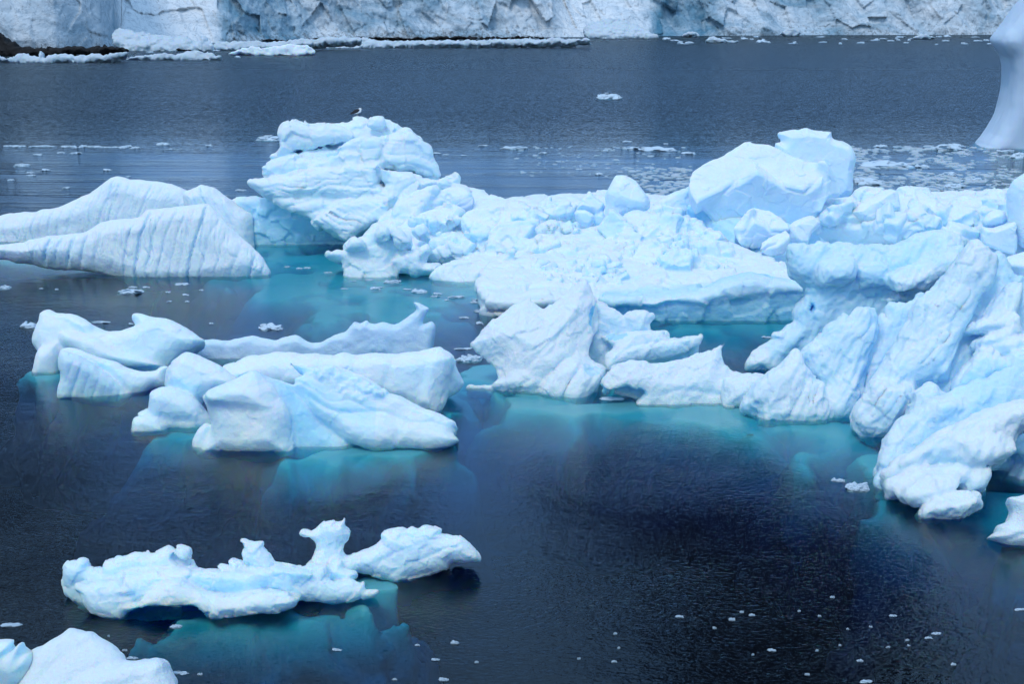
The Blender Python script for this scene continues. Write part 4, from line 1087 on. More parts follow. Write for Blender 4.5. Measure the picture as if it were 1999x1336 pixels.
blk('pyramid shaped ice block near the rear edge of the floe',
    [S(Z('C 808,300 815,200 880,100 905,66 940,58 978,60 1060,112 1130,180 1190,262 1192,330 1150,395 1000,420 850,490 815,475 800,380'), (1225, 425, 72.2), T=.7, B=1.1, R=.5, lean=14, tint=.22),
     S(Z('C 830,190 905,66 940,58 978,60 1060,112 1190,262 1160,370 1000,360 870,300'), (1225, 400, 72.0), T=.7, B=.9, R=.5, lean=30, yaw=14, tint=.05)], 43)
blk('small peaked ice block left of the pyramid shaped block',
    [S(Z('C 600,265 640,220 672,195 720,250 800,310 790,360 740,405 690,380 560,345'), (1150, 420, 72.6), T=.5, B=.8, R=.25, lean=22, tint=.02),
     S(Z('C 535,390 560,350 640,355 710,400 705,460 650,505 570,470'), (1140, 435, 72.0), T=.4, B=.7, R=.25, lean=12, tint=.18),
     S(Z('C 720,410 790,370 815,470 800,500 720,480'), (1172, 435, 72.4), T=.2, B=.6, R=.2, lean=10, tint=.35)], 44)
blk('white topped ice block at the foot of the largest block',
    block(Z('D 510,920 520,890 560,850 620,760 680,738 750,755 820,775 900,830 985,890'), Z('D 590,940 620,900 670,840 760,870 830,935 980,932'),
          Z('D 900,960 800,1010 720,1090 600,1085 560,1050 520,985'), 65.6, depth=1.2, lean_top=46, R=.14, tint_face=.2) +
    [S(Z('D 508,930 560,850 620,765 680,740 650,860 600,930 585,1060 545,1040'), (1450, 450, 65.7), T=.3, B=.9, R=.15, lean=18, yaw=-30, tint=.02)], 45)
blk('rounded ice block right of the white topped block',
    [S(Z('D 985,885 1080,830 1180,804 1222,840 1245,885 1175,960 1140,1060 1050,1072 985,1010'), (1565, 450, 65.9), T=.5, B=.9, R=.28, lean=18, yaw=10, tint=.08)], 46)
blk('small angular ice block in front of the white topped block',
    block(Z('D 735,1090 770,1040 800,1000 880,968 978,958'), Z('D 740,1090 800,1060 870,1045 980,968'), Z('D 985,1045 935,1125 830,1158 760,1135'), 64.0, depth=.8, lean_top=50, R=.1, tint_face=.06), 47)
blk('broad pale ice block on the rubble ridge right of the tall block',
    [S(Z('E 500,340 520,300 620,230 700,200 790,140 878,150 905,320 790,350 690,430 600,432'), (1700, 420, 67.6), T=.6, B=1., R=.3, lean=16, yaw=20, tint=.15)], 48)
blk('square flat faced ice block below the tall ice column at right edge',
    [S(Z('E 1640,470 1750,470 1850,440 1930,425 1935,600 1925,690 1870,692 1740,650 1640,605'), (1950, 492, 64.2), T=.3, B=1.2, R=.15, lean=2, yaw=-8, tint=.12)], 49)
blk('grey sided ice block tilted on the slope right of the dome',
    block(Z('B 1190,362 1260,320 1342,288'), Z('B 1205,368 1290,352 1352,318'), Z('B 1358,350 1345,418 1310,400 1280,424'), 73.4, depth=.8, lean_top=40, R=.1, tint_face=.1), 50, mat=M_TAB)
blk('domed ice lump left of the snowfield above the floe edge',
    [S(Z('C 118,740 135,680 160,640 230,615 300,645 320,690 345,750 260,785 150,772'), (1050, 500, 68.6), T=.5, B=.8, R=.35, lean=20, tint=.03)], 51)
blk('round ice boulder beside the tall ice column at right edge',
    [S(Z('E 1640,400 1680,340 1760,300 1830,320 1850,400 1800,450 1660,455'), (1945, 440, 65.6), T=.6, B=.9, R=.5, lean=20, tint=.1)], 52)
for nm, poly, Y, sd_ in (('upright sliver of ice on the snowfield near the floe front', 'C 880,925 1000,910 975,1020 930,985', 61.6, 53),
                         ('flat ice slab lying at the edge of the snowfield behind the pointed iceberg', 'C 860,1010 1000,1030 1020,1060 1000,1085 870,1075', 60.4, 54),
                         ('long narrow ice slab in the middle of the snowfield', 'C 900,800 1000,770 1100,780 1060,820 940,870 910,850', 64.6, 55),
                         ('narrow upright ice chip on the left part of the floe edge', 'C 190,900 225,850 240,870 220,920', 65.2, 56)):
    zz = Z(poly)
    blk(nm, [S(zz, (sum(p[0] for p in zz) / len(zz), max(p[1] for p in zz), Y), T=.2, B=.35, R=.08, lean=18, sub=2, ten=.1)], sd_, h=.03, warp=.01, disp=(('fbm', .3, .01),), mat=M_ICE)
# ------------------------------------------------------------------ water and terrain
def water():
    x0, x1, y0, y1, zb = -420., 420., -60., 900., -30.
    V = [(x0, y0, 0), (x1, y0, 0), (x1, y1, 0), (x0, y1, 0), (x0, y0, zb), (x1, y0, zb), (x1, y1, zb), (x0, y1, zb)]
    Q = [(0, 1, 2, 3), (7, 6, 5, 4), (0, 4, 5, 1), (1, 5, 6, 2), (2, 6, 7, 3), (3, 7, 4, 0)]
    o = link('sea_water', mesh_from('sea_water', V, Q, M_WATER, False)); o['kind'] = 'structure'
    V = [(x0 - 50, y0 - 50, zb + 1), (x1 + 50, y0 - 50, zb + 1), (x1 + 50, y1 + 50, zb + 1), (x0 - 50, y1 + 50, zb + 1)]
    b = link('seabed', mesh_from('seabed', V, [(0, 1, 2, 3)], M_ROCK, False)); b['kind'] = 'structure'
water()

def grid_quads(nu, nv):
    i = np.arange((nu - 1) * (nv - 1)); a = i // (nv - 1) * nv + i % (nv - 1)
    return np.stack([a, a + nv, a + nv + 1, a + 1], 1)

def interp(x, pts):
    p = np.array(pts, float)
    return np.interp(x, p[:, 0], p[:, 1])

def cliff():
    base = [(-160, 107), (0, 101), (110, 99.5), (225, 94), (245, 88), (330, 85), (425, 83), (600, 77.5), (800, 74.5), (1000, 73), (1280, 70), (1420, 69), (1600, 68), (1999, 67), (2200, 66)]
    B = np.array([at_z(px, interp(px, base))[:2] for px in np.linspace(-160, 2200, 400)])
    s = np.concatenate([[0], np.cumsum(np.linalg.norm(np.diff(B, axis=0), axis=1))])
    pxs = np.linspace(-160, 2200, 400)
    nu = int(s[-1] / .38); su = np.linspace(0, s[-1], nu)
    bx, by = np.interp(su, s, B[:, 0]), np.interp(su, s, B[:, 1])
    px = np.interp(su, s, pxs)
    zt = np.concatenate([np.linspace(-1, 18, 52), 18 + 20 * np.linspace(0.02, 1, 26) ** 1.2])
    nv = len(zt)
    U, Zz = np.meshgrid(np.arange(nu), zt, indexing='ij')
    X, Y, PX = bx[U], by[U], px[U]
    z01 = np.clip(Zz / 18, 0, 2)
    # how far the face steps back with height, and where it bulges forward
    slope = interp(PX, [(-160, .25), (200, .22), (240, 2.2), (330, 1.9), (420, 1.0), (450, .5), (800, .6), (1080, .5), (1130, 1.6), (1270, .9), (1300, .35), (1420, .5), (1560, .45), (2000, .55), (2200, .6)])
    back = Zz * slope
    back = back + 9 * np.exp(-((PX - 232) / 9) ** 2) * .6
    P = np.stack([X.ravel(), Y.ravel(), Zz.ravel()], 1).astype(f32)
    Pr = P.copy(); Pr[:, 0] += Pr[:, 2] * .4; P0 = P; P = Pr
    big = fbm(P * np.array([1, .2, .6], f32), 38, 3, 91) * 9
    rid = ridged(P * np.array([1, .4, .6], f32), 17, 4, 92) * 4.2
    fac = facets(P * np.array([1, .6, .7], f32), 8, 93) * 2.6
    fac2 = facets(P * np.array([1, .6, .7], f32), 2.4, 95) * .5
    fin = fbm(P, 2.2, 4, 94) * .8
    P = P0
    calm = interp(PX, [(-160, .25), (215, .3), (240, .8), (420, .9), (450, 1.2), (1100, 1.0), (1290, .9), (1400, 1.0), (1600, .8), (2200, .8)]).ravel()
    d = (big * .7 + (rid + fac + fac2 + fin) * calm)
    # diagonal shear ridge on the right
    line = interp(PX, [(1380, 22), (1575, -2)])
    d = d + (np.clip((line - Zz) * .9, 0, 5) * ((PX > 1380) & (PX < 1590))).ravel() * -0.6
    keep = np.clip(Zz / 3, 0, 1).ravel()
    d = back.ravel() + d * (.25 + .75 * keep)
    nrm = np.stack([-np.gradient(by), np.gradient(bx)], 1); nrm /= np.linalg.norm(nrm, axis=1, keepdims=True)
    V = P.copy()
    V[:, 0] += nrm[U.ravel(), 0] * d * .25
    V[:, 1] += d
    tint = interp(PX, [(-160, .35), (200, .42), (228, .55), (240, -.2), (330, -.15), (420, .1), (440, .62), (560, .7), (620, .38), (720, .55), (850, .62), (950, .5), (1050, .28), (1120, .08), (1250, .15), (1290, .75), (1400, .7), (1430, .35), (1560, .55), (1700, .42), (1999, .38), (2200, .4)]).ravel()
    tint = tint - .12 * np.clip(z01.ravel() - .7, 0, 1) + .12 * fbm(P, 9, 3, 96)
    dirt = np.clip(1 - Zz / 4.5, 0, 1).ravel() * interp(PX, [(-160, .6), (230, .5), (245, 0), (420, .1), (450, .8), (1000, .9), (1090, .2), (1280, .1), (1400, .5), (1999, .6), (2200, .5)]).ravel()
    o = link('glacier_cliff', mesh_from('glacier_cliff', V, grid_quads(nu, nv), M_CLIFF, True, {'tint': tint, 'dirt': dirt}))
    o['kind'] = 'structure'
cliff()

def mountain():
    # a steep nunatak and snow slopes above the glacier; the calm water mirrors it
    nu, nv = 420, 240
    px = np.linspace(-900, 2900, nu)
    top = interp(px, [(-900, 1350), (-300, 1290), (0, 1265), (300, 1290), (700, 1220), (900, 1120), (980, 1070), (1080, 1110), (1250, 1330), (1340, 1600), (1500, 1750), (1640, 1700), (1760, 1480), (1830, 1290), (1890, 1120), (2100, 1010), (2900, 1050)])
    top = top + 22 * (n1(px / 55, 3) - .5) + 14 * (n1(px / 17, 4) - .5)
    t = np.linspace(0, 1, nv)
    PX = np.repeat(px[:, None], nv, 1)
    PY = 140 + (top[:, None] - 140) * t[None, :]
    a, b = (PX - CX) / FPX, (CY - PY) / FPX
    dx, dy, dz = a, cp + b * sp, sp - b * cp
    el = np.degrees(np.arctan2(dz, np.hypot(dx, dy)))
    Y = 640 + np.clip(el - 2.5, 0, 40) * 17
    P = np.stack([dx / dy * Y, Y, dz / dy * Y], -1).reshape(-1, 3).astype(f32)
    P[:, 2] -= HCAM
    d = ridged(P * np.array([1, 1, .45], f32), 110, 5, 71) * 26 + fbm(P, 40, 4, 72) * 10
    d = d * np.clip((el.ravel() - 3) / 6, 0, 1)
    V = P + d[:, None] * np.array([0, .8, -.25], f32)
    rock = np.zeros(PX.shape)
    lft = np.interp(PY, [600, 780, 870, 1000, 1150, 1336, 1500, 1800], [1010, 1000, 1040, 1075, 1190, 1320, 1330, 1330])
    rgt = np.interp(PY, [600, 850, 1050, 1200, 1336, 1500, 1800], [1900, 1880, 1870, 1850, 1800, 1740, 1700])
    rock = np.clip((PX - lft) / 60 + .5, 0, 1) * np.clip((rgt - PX) / 60 + .5, 0, 1) * np.clip((PY - 690) / 80, 0, 1)
    r2 = np.clip((PX + 900) / 60, 0, 1) * np.clip((960 - PX) / 140, 0, 1) * np.clip((PY - 860) / 70, 0, 1) * .56
    r3 = np.clip((210 - PX) / 60, 0, 1) * np.clip((PY - 590) / 50, 0, 1) * np.clip((900 - PY) / 50, 0, 1) * .64
    shade_band = np.clip((400 - PX) / 90, 0, 1) * np.clip((PY - 498) / 22, 0, 1) * np.clip((578 - PY) / 25, 0, 1) * .95  # dark band added on the mountain to blacken water under the left berg
    rock = np.maximum(np.maximum(np.maximum(rock, r2), r3), shade_band)
    snow = 1.0 - rock + .12 * (fbm(P, 60, 3, 75).reshape(rock.shape))
    o = link('mountain', mesh_from('mountain', V, grid_quads(nu, nv), M_MOUNT, True, {'tint': snow.ravel()}))
    o['kind'] = 'structure'
mountain()

# ------------------------------------------------------------------ far shore
def shore(name, label, cat, poly, row, mat, T=1.2, B=3., R=.8, lean=30, h=.28, seed=60, group=None, amp=.25, flutes=()):
    z = Z(poly)
    at = (sum(p[0] for p in z) / len(z), row)
    o = recentre(build(name, [Slab(z, at, T=T, B=B, R=R, lean=lean, sub=2, ten=.2, flutes=flutes, rough=.35, sh=1.5)], mat, h, .35, 2.2, (('fbm', 1.6, amp), ('facet', 2.2, amp * .8)), seed, -.5))
    return tag(o, label, cat, group)
SR, RG = 'rocks along the far shore', 'ice fringing the far shore'
shore('rock_ledge', 'long black rock ledge under the grey ice buttress at far left', 'rock ledge', 'M -200,280 0,285 60,330 100,370 160,375 160,405 400,408 600,405 780,410 870,400 960,400 1060,400 1100,440 960,445 880,470 800,462 620,470 330,490 200,490 -200,500', 108, M_ROCK, 1.5, 4, .8, 10, .3, 61)
shore('rock_ledge', 'thin dark rock ledge beneath the middle of the glacier cliff', 'rock ledge', 'P 418,79.5 480,77.5 560,76.5 700,73.5 850,72 1000,71 1060,71.5 1060,74.5 900,76 700,78 540,80 420,83', 80, M_ROCK, 1.2, 3, .5, 10, .35, 62)
for i, (pl, row, lb) in enumerate((('M 820,468 880,440 960,445 930,468', 106, 'low black rock in front of the long black ledge'),
        ('M 1510,430 1600,424 1660,432 1640,442 1530,442', 99.5, 'flat black rock at the foot of the white avalanche slope'),
        ('M 1870,418 1950,410 2010,420 1990,430 1890,430', 97, 'flat black rock right of the avalanche slope'),
        ('R1 1830,250 1845,235 1870,232 1895,250 1880,262 1840,262', 92.5, 'round black boulder among the white shore ice'),
        ('R1 1748,262 1770,250 1800,254 1812,265', 93.2, 'low black rock left of the round black boulder'),
        ('R2 -10,250 0,236 25,232 46,250 40,260 0,262', 92, 'black boulder half buried in the white shore ice'),
        ('R2 98,256 120,235 150,226 195,240 190,250 120,250', 89.5, 'broad black boulder capped by white shore ice'),
        ('R2 325,250 370,234 395,232 420,248 380,254', 89, 'pointed black rock in the middle of the white shore ice'),
        ('R2 430,245 450,238 462,244', 86.5, 'tiny black rock right of the pointed black rock'))):
    shore('shore_rock', lb, 'rock', pl, row, M_ROCK, .7, 1.2, .5, 10, .22, 63 + i, SR, .12)
shore('shore_ice', 'white and blue ice floe along the shore at far left', 'shore ice', 'M -200,490 0,478 60,500 150,492 215,470 330,486 335,450 365,448 375,490 450,484 620,458 640,485 1060,452 1100,470 950,508 800,524 400,540 180,550 60,530 -200,520', 122, M_DEBRIS, .5, 2.5, .6, 35, .25, 80, RG, .2)
shore('shore_ice', 'long white ice floe below the avalanche slope', 'shore ice', 'M 960,505 1100,490 1250,480 1500,468 1700,436 1800,440 1860,468 1925,490 1915,505 1800,515 1300,522', 116.5, M_DEBRIS, .5, 2.5, .5, 35, .25, 81, RG, .2)
shore('shore_ice', 'blue edged ice floe right of the long white floe', 'shore ice', 'R1 1265,292 1330,275 1400,256 1500,262 1600,244 1700,250 1735,268 1735,303 1550,308 1350,302', 107.5, M_BLUE, .5, 2.5, .6, 20, .25, 82, RG, .2)
shore('shore_ice', 'strip of white brash ice under the thin dark rock ledge', 'shore ice', 'R1 1100,278 1200,240 1320,230 1500,232 1700,216 1990,205 2000,232 1800,245 1500,268 1250,280', 98, M_DEBRIS, .8, 2.5, .5, 35, .3, 83, RG, .18)
shore('shore_ice', 'long tapering white ice strip ending at mid shore', 'shore ice', 'R2 -150,240 -20,222 100,215 180,212 300,225 500,228 800,222 1150,214 1420,212 1430,226 1200,240 800,250 400,258 50,270 -150,278', 93, M_DEBRIS, .5, 2.5, .45, 40, .25, 84, RG, .22)
shore('ice_debris_fan', 'white cone of fallen ice at the foot of the glacier cliff', 'ice debris', 'R2 1390,165 1450,118 1500,108 1560,106 1680,140 1800,202 1780,212 1420,213', 74.5, M_DEBRIS, 1.2, 6, 1.6, 55, .35, 85, None, .4)
shore('ice_debris_fan', 'white avalanche slope of ice between two cliff faces at left', 'ice debris', 'M 960,300 1020,250 1100,270 1250,280 1400,320 1560,312 1700,342 1770,320 1810,365 1850,420 1700,440 1300,448 1090,440 1060,410 1000,380', 99, M_DEBRIS, 1.2, 9, 2., 52, .35, 86, None, .5)
shore('shore_ice', 'white ice heap against the cliff right of centre', 'shore ice', 'R3 635,190 660,165 700,155 740,165 750,190 720,200', 70.5, M_DEBRIS, 1.2, 3, .8, 20, .35, 87, RG, .3)
shore('shore_ice', 'white ice heap at the foot of the cliff near the right edge', 'shore ice', 'R3 1355,210 1400,195 1440,188 1500,208 1440,220', 76.5, M_DEBRIS, 1., 2, .6, 20, .3, 88, RG, .2)
shore('shore_ice', 'low ice heap at the cliff foot right of the debris cone', 'shore ice', 'R3 90,200 110,180 140,172 185,195 180,205 100,206', 72.2, M_DEBRIS, 1.2, 2.5, .7, 20, .3, 89, RG, .25)
shore('shore_ice', 'pale ice floe on the far water right of centre', 'shore ice', 'R3 225,225 235,208 260,204 280,212 330,216 400,226 400,234 240,236', 83, M_DEBRIS, 1., 2.5, .6, 20, .28, 90, RG, .15)

# ------------------------------------------------------------------ floating ice
def chunk_mesh(i):
    r = np.random.default_rng(300 + i)
    pr = [Blob((0, 0, 0), (1, .8, .5), (0, 0, 0), .8, .1)]
    for _ in range(5):
        pr.append(Blob(r.uniform(-.6, .6, 3) * np.array([1, .7, .5]), r.uniform(.3, .6, 3), r.uniform(-.6, .6, 3), .5, .15))
    o = build('bit', pr, M_BIT, .085, .3, .8, (('fbm', .6, .16), ('facet', .6, .2)), 300 + i, -.3)
    me = o.data
    bpy.data.objects.remove(o)
    co = np.empty(len(me.vertices) * 3, f32); me.vertices.foreach_get('co', co); co = co.reshape(-1, 3)
    lo, hi = co.min(0), co.max(0)
    co[:, :2] = (co[:, :2] - (lo + hi)[:2] / 2) / (hi - lo)[:2]
    co[:, 2] = co[:, 2] / hi[2]
    me.vertices.foreach_set('co', co.ravel()); me.update()
    return me
CH = [chunk_mesh(i) for i in range(8)]

def bit(px, py, w, h, label, group=None, name='floating_ice', cat='floating ice', k=None, dep=None):
    """an ice bit afloat: water-line pixel, width and height in pixels"""
    c = at_z(px, py)
    sc = FPX / (c[1] * cp + HCAM * sp)
    o = bpy.data.objects.new(name, CH[(k if k is not None else int(px * 7 + py * 3)) % 8])
    if py > 1180:
        w, h = w * random.uniform(.5, .85), h * random.uniform(.45, .75)
    W, H = w / sc, h / sc
    slope = (HCAM) / c[1]
    D = dep if dep else max(.4 * W, min(W * .8, h * .45 / sc / slope))
    Hh = max(H - D * slope * .6, H * .38, .04)
    o.scale = (W, D, Hh)
    o.location = (c[0], c[1] + D * .35, 0)
    o.rotation_euler = (0, 0, random.choice((0, math.pi)) + random.uniform(-.15, .15))
    COL.objects.link(o)
    return tag(o, label, cat, group)

G1 = 'small ice bits in the grey water behind the dome'
bit(1191, 193, 54, 13, 'lone white floe out on the dark far water')
bit(317, 283, 28, 6, 'white bit at the right end of the thin drift line at left', G1)
bit(40, 324, 34, 6, 'low white bit below the drift line at left edge', G1)
bit(72, 303, 20, 4, 'left of the two white bits just below the drift line', G1)
bit(146, 300, 24, 4, 'right one of the white bits just below the drift line', G1)
bit(1003, 291, 54, 7, 'long thin white floe right of the dome', G1)
bit(1285, 294, 78, 9, 'longest flat white floe behind the largest ice block', G1)
bit(1231, 291, 38, 6, 'flat white floe touching left of the longest floe', G1)
bit(1345, 300, 30, 5, 'small white floe just left of the largest ice block top', G1)
bit(522, 274, 54, 12, 'white ice ledge showing left of the dome top', G1)
for (x, y, w, h) in ((88, 333, 18, 4), (58, 338, 18, 3), (60, 343, 22, 3), (208, 333, 18, 4), (128, 368, 16, 4), (407, 285, 14, 3), (853, 300, 16, 3), (870, 302, 14, 2), (943, 285, 22, 3), (1060, 300, 18, 4), (1182, 295, 12, 3), (1225, 277, 20, 3), (1300, 281, 10, 2), (905, 304, 12, 2), (333, 291, 10, 2), (1170, 341, 16, 5), (118, 299, 16, 3), (20, 352, 14, 3), (250, 345, 12, 2), (1130, 331, 14, 2), (1090, 316, 12, 2), (470, 372, 22, 3)):
    bit(x, y, w, h, 'tiny white ice bit on the grey water behind the icebergs', G1)
for i in range(40):
    x = random.uniform(-10, 275)
    bit(x, 286 + random.gauss(0, 1.2) + x * .006, random.uniform(6, 22), random.uniform(2, 4), 'small white bit in the thin drift line at the left edge', 'ice bits in the drift line')
G2 = 'ice bits off the far shore'
bit(1328, 84, 12, 5, 'small white bit near the far shore right of the debris cone', G2)
bit(1489, 82, 24, 5, 'white bit on far water below the cliff right of centre', G2)
for i in range(46):
    x = random.uniform(1290, 1960)
    bit(x, 71 + random.random() ** 1.7 * 15 + (1999 - x) * .002, random.uniform(6, 20), random.uniform(1.5, 4), 'tiny white bit strewn along the foot of the far cliff', G2)
for i in range(14):
    bit(random.uniform(20, 620), random.uniform(97, 112), random.uniform(8, 20), random.uniform(2, 4), 'tiny white bit among the shore floes at far left', G2)
G3 = 'ice bits in the turquoise pool'
for (x, y, w, h, lb) in ((8, 564, 24, 9, 'white bit at the left edge below the fluted iceberg'), (253, 573, 52, 11, 'flat white bit below the fluted iceberg, largest there'),
        (355, 557, 30, 6, 'thin white bit under the deepest blue flute'), (527, 644, 50, 15, 'lone grey white bit above the translucent ice ridge'),
        (54, 640, 34, 13, 'white bit touching the blunt head of the saddle shaped iceberg'), (195, 631, 40, 5, 'thin pale sheet behind the saddle shaped iceberg'),
        (818, 572, 32, 9, 'domed white bit below the floe edge, middle of the drift'), (890, 582, 36, 6, 'flat white bit right of the domed bit below the floe edge'),
        (765, 553, 36, 8, 'white bit nearest under the dome foot'), (940, 610, 32, 8, 'white bit nearest to the tip of the pointed iceberg'),
        (936, 633, 16, 7, 'small upright bit left of the pointed iceberg'), (732, 565, 22, 7, 'white bit left of the domed bit under the dome foot'),
        (915, 706, 56, 16, 'pale ice sheet between the double iceberg and the pointed iceberg'), (905, 683, 40, 5, 'thin white sliver left of the pointed iceberg'),
        (1195, 782, 50, 8, 'thin white floe in front of the pointed iceberg'), (1498, 660, 22, 4, 'thin white sliver in the blue gap left of the tall iceberg')):
    bit(x, y, w, h, lb, G3)
for (x, y, w, h) in ((258, 562, 20, 4), (285, 562, 16, 3), (327, 572, 12, 4), (362, 577, 14, 4), (330, 590, 12, 3), (365, 590, 10, 3), (392, 568, 10, 3), (110, 566, 8, 3), (80, 564, 10, 2), (854, 575, 20, 4), (850, 580, 20, 4), (927, 587, 14, 4), (930, 592, 24, 5), (958, 596, 18, 6), (970, 607, 12, 8), (672, 565, 16, 2), (690, 550, 14, 2), (720, 548, 20, 4), (742, 562, 12, 3), (795, 566, 18, 3), (872, 587, 10, 3), (906, 622, 22, 4), (560, 522, 12, 3), (585, 525, 14, 3), (600, 524, 16, 3), (640, 533, 18, 2), (412, 633, 10, 4), (255, 634, 10, 4)):
    bit(x, y, w, h, 'tiny white bit adrift in the turquoise pool', G3)
G4 = 'ice bits in the dark foreground water'
for (x, y, w, h, lb) in ((342, 1227, 44, 16, 'small white chunk just in front of the jagged bergy bit'), (20, 1224, 56, 10, 'flat white bit at the left edge near the jagged bergy bit'),
        (258, 1288, 36, 12, 'flat white bit right of the snowy mound slope'), (350, 1318, 52, 12, 'low white bit at the right foot of the snowy mound'), (390, 1319, 14, 8, 'tiny cone of ice at the tip of the low bit by the mound'),
        (1327, 1206, 24, 6, 'thin white bit at left of the dark reflection'), (1429, 1212, 26, 9, 'brightest oval white bit in the dark reflection'), (1448, 1197, 16, 7, 'small bit just above the brightest oval bit'), (1468, 1203, 16, 5, 'small thin bit just right of the brightest oval bit'),
        (1507, 1272, 24, 8, 'white bit in the black reflection above the bottom edge'), (1576, 1319, 14, 6, 'small white bit close to the bottom edge in black water'), (1692, 1334, 48, 11, 'wide white bit cut by the bottom edge'),
        (1679, 1293, 24, 10, 'triangular white bit above the wide bit at bottom edge'), (1744, 1205, 30, 7, 'long pale bit beneath the tall fluted iceberg'), (1829, 1240, 28, 9, 'upper of two pale bits at lower right'), (1813, 1248, 28, 5, 'lower of two pale bits at lower right'),
        (1862, 1300, 18, 11, 'pale bit nearest the lower right corner'), (1734, 1266, 16, 10, 'pale round bit between black and blue water'), (1992, 1193, 36, 13, 'white bit at the right edge low down'),
        (657, 1272, 24, 9, 'white bit in mid foreground right of the mound'), (888, 1258, 26, 11, 'white bit in blue water at bottom centre'), (866, 1331, 38, 15, 'largest white bit at bottom centre edge'), (850, 1291, 22, 5, 'thin pale bit above the largest bottom centre bit'),
        (1637, 941, 28, 8, 'tiny white bit left of the submerged pale lump'), (1675, 958, 48, 20, 'pale half sunk lump left of the tall fluted iceberg'), (218, 1266, 18, 7, 'small bit upper right beside the snowy mound'), (243, 1272, 20, 5, 'small thin bit beside the snowy mound')):
    bit(x, y, w, h, lb, G4)
for (x, y, w, h) in ((1771, 1252, 14, 4), (1774, 1263, 12, 4), (1199, 1294, 18, 5), (1208, 1267, 12, 4), (1201, 1239, 12, 4), (815, 1262, 18, 4), (930, 1295, 12, 4), (770, 1329, 16, 4), (1640, 1262, 10, 3), (1600, 1205, 10, 3), (1625, 1168, 10, 4), (1560, 1195, 12, 3), (1395, 1228, 12, 3), (1130, 1288, 12, 3), (1655, 1230, 10, 3), (1700, 1226, 12, 3), (212, 1244, 10, 4), (1595, 1272, 10, 3), (1470, 1280, 10, 3)):
    bit(x, y, w, h, 'tiny white bit adrift in the dark foreground water', G4)
G5 = 'larger floes in the brash ice'
for (x, y, w, h, lb) in ((1735, 326, 112, 16, 'longest white floe in the brash, with a hump'), (1855, 293, 68, 15, 'white domed floe at the far rim of the brash'), (1990, 309, 34, 13, 'white floe below the hourglass iceberg at right edge'),
        (1703, 360, 62, 15, 'white floe in the brash beside the tall pale block'), (1803, 327, 30, 7, 'small floe right of the longest brash floe'), (1853, 343, 34, 9, 'pointed floe in the middle of the brash'),
        (1850, 386, 62, 17, 'white floe touching the rubble ridge notch'), (1722, 287, 30, 6, 'thin floe at the far left rim of the brash'), (1965, 297, 40, 6, 'thin floe in the blue water under the hourglass iceberg'), (1900, 352, 40, 8, 'flat floe right in the brash near its middle'),
        (1865, 366, 44, 9, 'flat floe nearest behind the rubble ridge')):
    bit(x, y, w, h, lb, G5)

def brash():
    # mush of small flat pieces nobody could count: one object
    Vs, Qs, n = [], [], 0
    src = []
    for me in CH[:5]:
        v = np.empty(len(me.vertices) * 3, f32); me.vertices.foreach_get('co', v)
        q = np.empty(len(me.loops), np.int32); me.loops.foreach_get('vertex_index', q)
        src.append((v.reshape(-1, 3), q.reshape(-1, 4)))
    low = []
    for v, q in src:                              # light versions: a flat fan-like shard
        k = 9
        a = np.linspace(0, 2 * math.pi, k, endpoint=False)
        low.append(k)
    r = np.random.default_rng(5)
    spots = []
    for _ in range(1500):
        x, y = r.uniform(1660, 2040), 285 + 118 * r.random() ** 1.0
        if fbm(np.array([[x / 40, y / 9, 0]], f32), 1.0, 2, 3)[0] > -.25 + .25 * r.random():
            spots.append((x, y, 1.0))
    for _ in range(330):
        x, y = r.uniform(1215, 1350), r.uniform(325, 400)
        spots.append((x, y, .9))
    for _ in range(110):
        x, y = r.uniform(1000, 1340), r.uniform(285, 345)
        spots.append((x, y, .6))
    for x, y, kx in spots:
        c = at_z(x, y)
        sc = FPX / (c[1] * cp + HCAM * sp)
        w = r.uniform(5, 26) * kx / sc * r.uniform(.5, 1.2)
        dd = w * r.uniform(.7, 1.6)
        k = 9
        a = np.linspace(0, 2 * math.pi, k, endpoint=False) + r.uniform(-.2, .2, k)
        rr = r.uniform(.65, 1.1, k)
        hh = w * r.uniform(.02, .09)
        ring = np.stack([np.cos(a) * rr * w * .5, np.sin(a) * rr * dd * .5, np.full(k, -.05)], 1)
        mid_ = np.stack([np.cos(a) * rr * w * .42, np.sin(a) * rr * dd * .42, hh * r.uniform(.5, 1, k)], 1)
        cap = np.stack([np.cos(a) * rr * w * .2, np.sin(a) * rr * dd * .2, hh * r.uniform(.8, 1.3, k)], 1)
        P = np.concatenate([ring, mid_, cap, [[0, 0, hh * 1.1]]]) + np.array([c[0], c[1], 0])
        i = np.arange(k); j = (i + 1) % k
        q = np.concatenate([np.stack([i, j, j + k, i + k], 1), np.stack([i + k, j + k, j + 2 * k, i + 2 * k], 1),
                            np.stack([i[::1] + 2 * k, j + 2 * k, np.full(k, 3 * k), np.full(k, 3 * k)], 1)])
        Vs.append(P); Qs.append(q + n); n += len(P)
    Q = np.concatenate(Qs)
    me = bpy.data.meshes.new('brash_ice')
    me.from_pydata(np.concatenate(Vs).tolist(), [], [tuple(dict.fromkeys(q)) for q in Q.tolist()])
    me.materials.append(M_SLUSH)
    me.update()
    o = link('brash_ice', me)
    o['kind'] = 'stuff'
    tag(o, 'mush of small flat brash ice pieces on the grey water behind the rubble', 'brash ice')
brash()

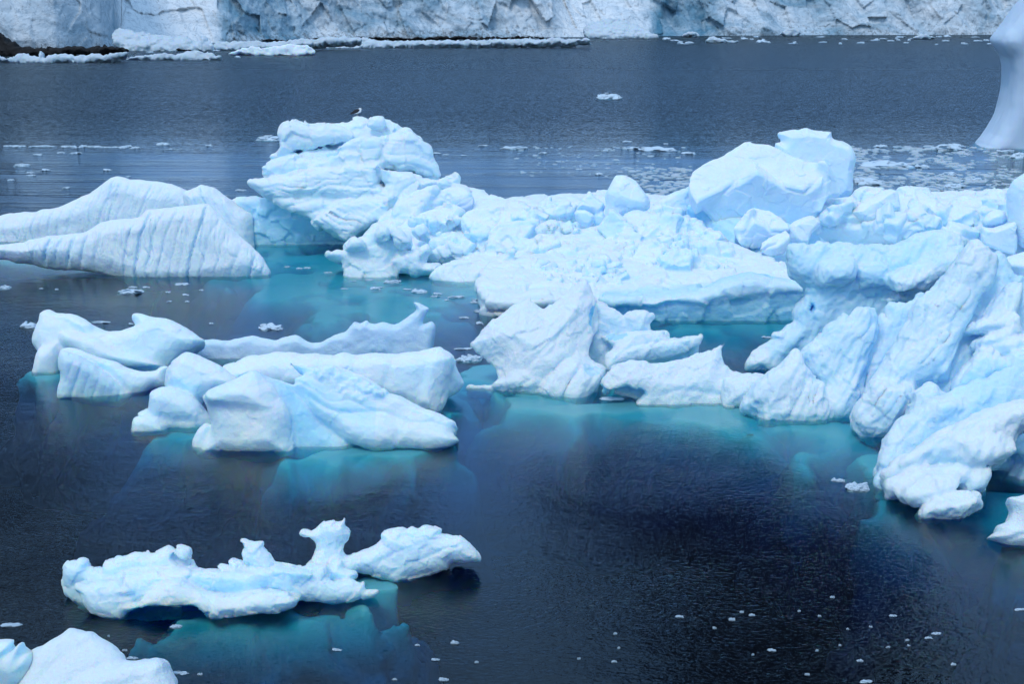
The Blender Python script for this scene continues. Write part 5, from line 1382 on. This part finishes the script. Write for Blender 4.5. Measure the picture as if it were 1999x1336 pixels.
# ------------------------------------------------------------------ the gull on the dome
def gull():
    W_, K_, Y_ = plain('white plumage', (.82, .82, .80)), plain('black wing feathers', (.012, .012, .014)), plain('yellow bill', (.6, .38, .05))
    LG = plain('grey green legs', (.35, .33, .2))
    dg = bpy.context.evaluated_depsgraph_get()
    best = None
    for yy in np.arange(75.5, 82.5, .1):
        xx = at_y(697, 228, yy)[0]
        hit = SC.ray_cast(dg, (xx, yy, 20), (0, 0, -1))
        if hit[0] and hit[1].z > 1:
            e_ = (hit[1].z - HCAM) / yy
            if best is None or e_ > best[0]:
                best = (e_, xx, yy, hit[1].z)
    foot = best[1:3]; z = best[3]
    root = bpy.data.objects.new('gull', None); COL.objects.link(root)
    root.location = (foot[0], foot[1], z); root.empty_display_size = .2
    tag(root, 'black backed gull with white head standing on the dome of ice', 'bird')
    def part(name, blobs, mat, h=.012):
        o = build(name, blobs, mat, h, .0, .5, (), 5, -1, root)
        return o
    body = [Blob((0, 0, .22), (.19, .088, .095), (0, -.35, 0), 1.3, .05), Blob((.12, 0, .27), (.09, .07, .09), (0, -.9, 0), 1.3, .06), Blob((.165, 0, .36), (.058, .05, .052), (0, 0, 0), 1.3, .05)]
    b = part('body', body, W_)
    for s in (-1, 1):
        w = part('wing', [Blob((-.05, s * .062, .24), (.21, .045, .092), (0, -.40, s * .06), 1.3, .03), Blob((-.22, s * .04, .155), (.14, .018, .028), (0, -.34, s * -.12), 1.3, .03)], K_)
        lg = part('leg', [Blob((.02, s * .035, .07), (.009, .009, .085), (0, 0, 0), .9, .01), Blob((.04, s * .035, .008), (.035, .022, .006), (0, 0, 0), .9, .01)], LG, .006)
    part('tail', [Blob((-.22, 0, .15), (.09, .045, .014), (0, -.4, 0), .9, .02)], W_)
    part('bill', [Blob((.232, 0, .352), (.034, .011, .012), (0, .12, 0), 1.2, .01)], Y_, .005)
    for s in (-1, 1):
        part('eye', [Blob((.19, s * .046, .372), (.008, .006, .008), (0, 0, 0), 1.2, .002)], K_, .003)
    root.scale = (1.12, 1.12, 1.12)
gull()
for s in STAT: print("BUILT", s)
print("TOTAL", time.time()-T00)
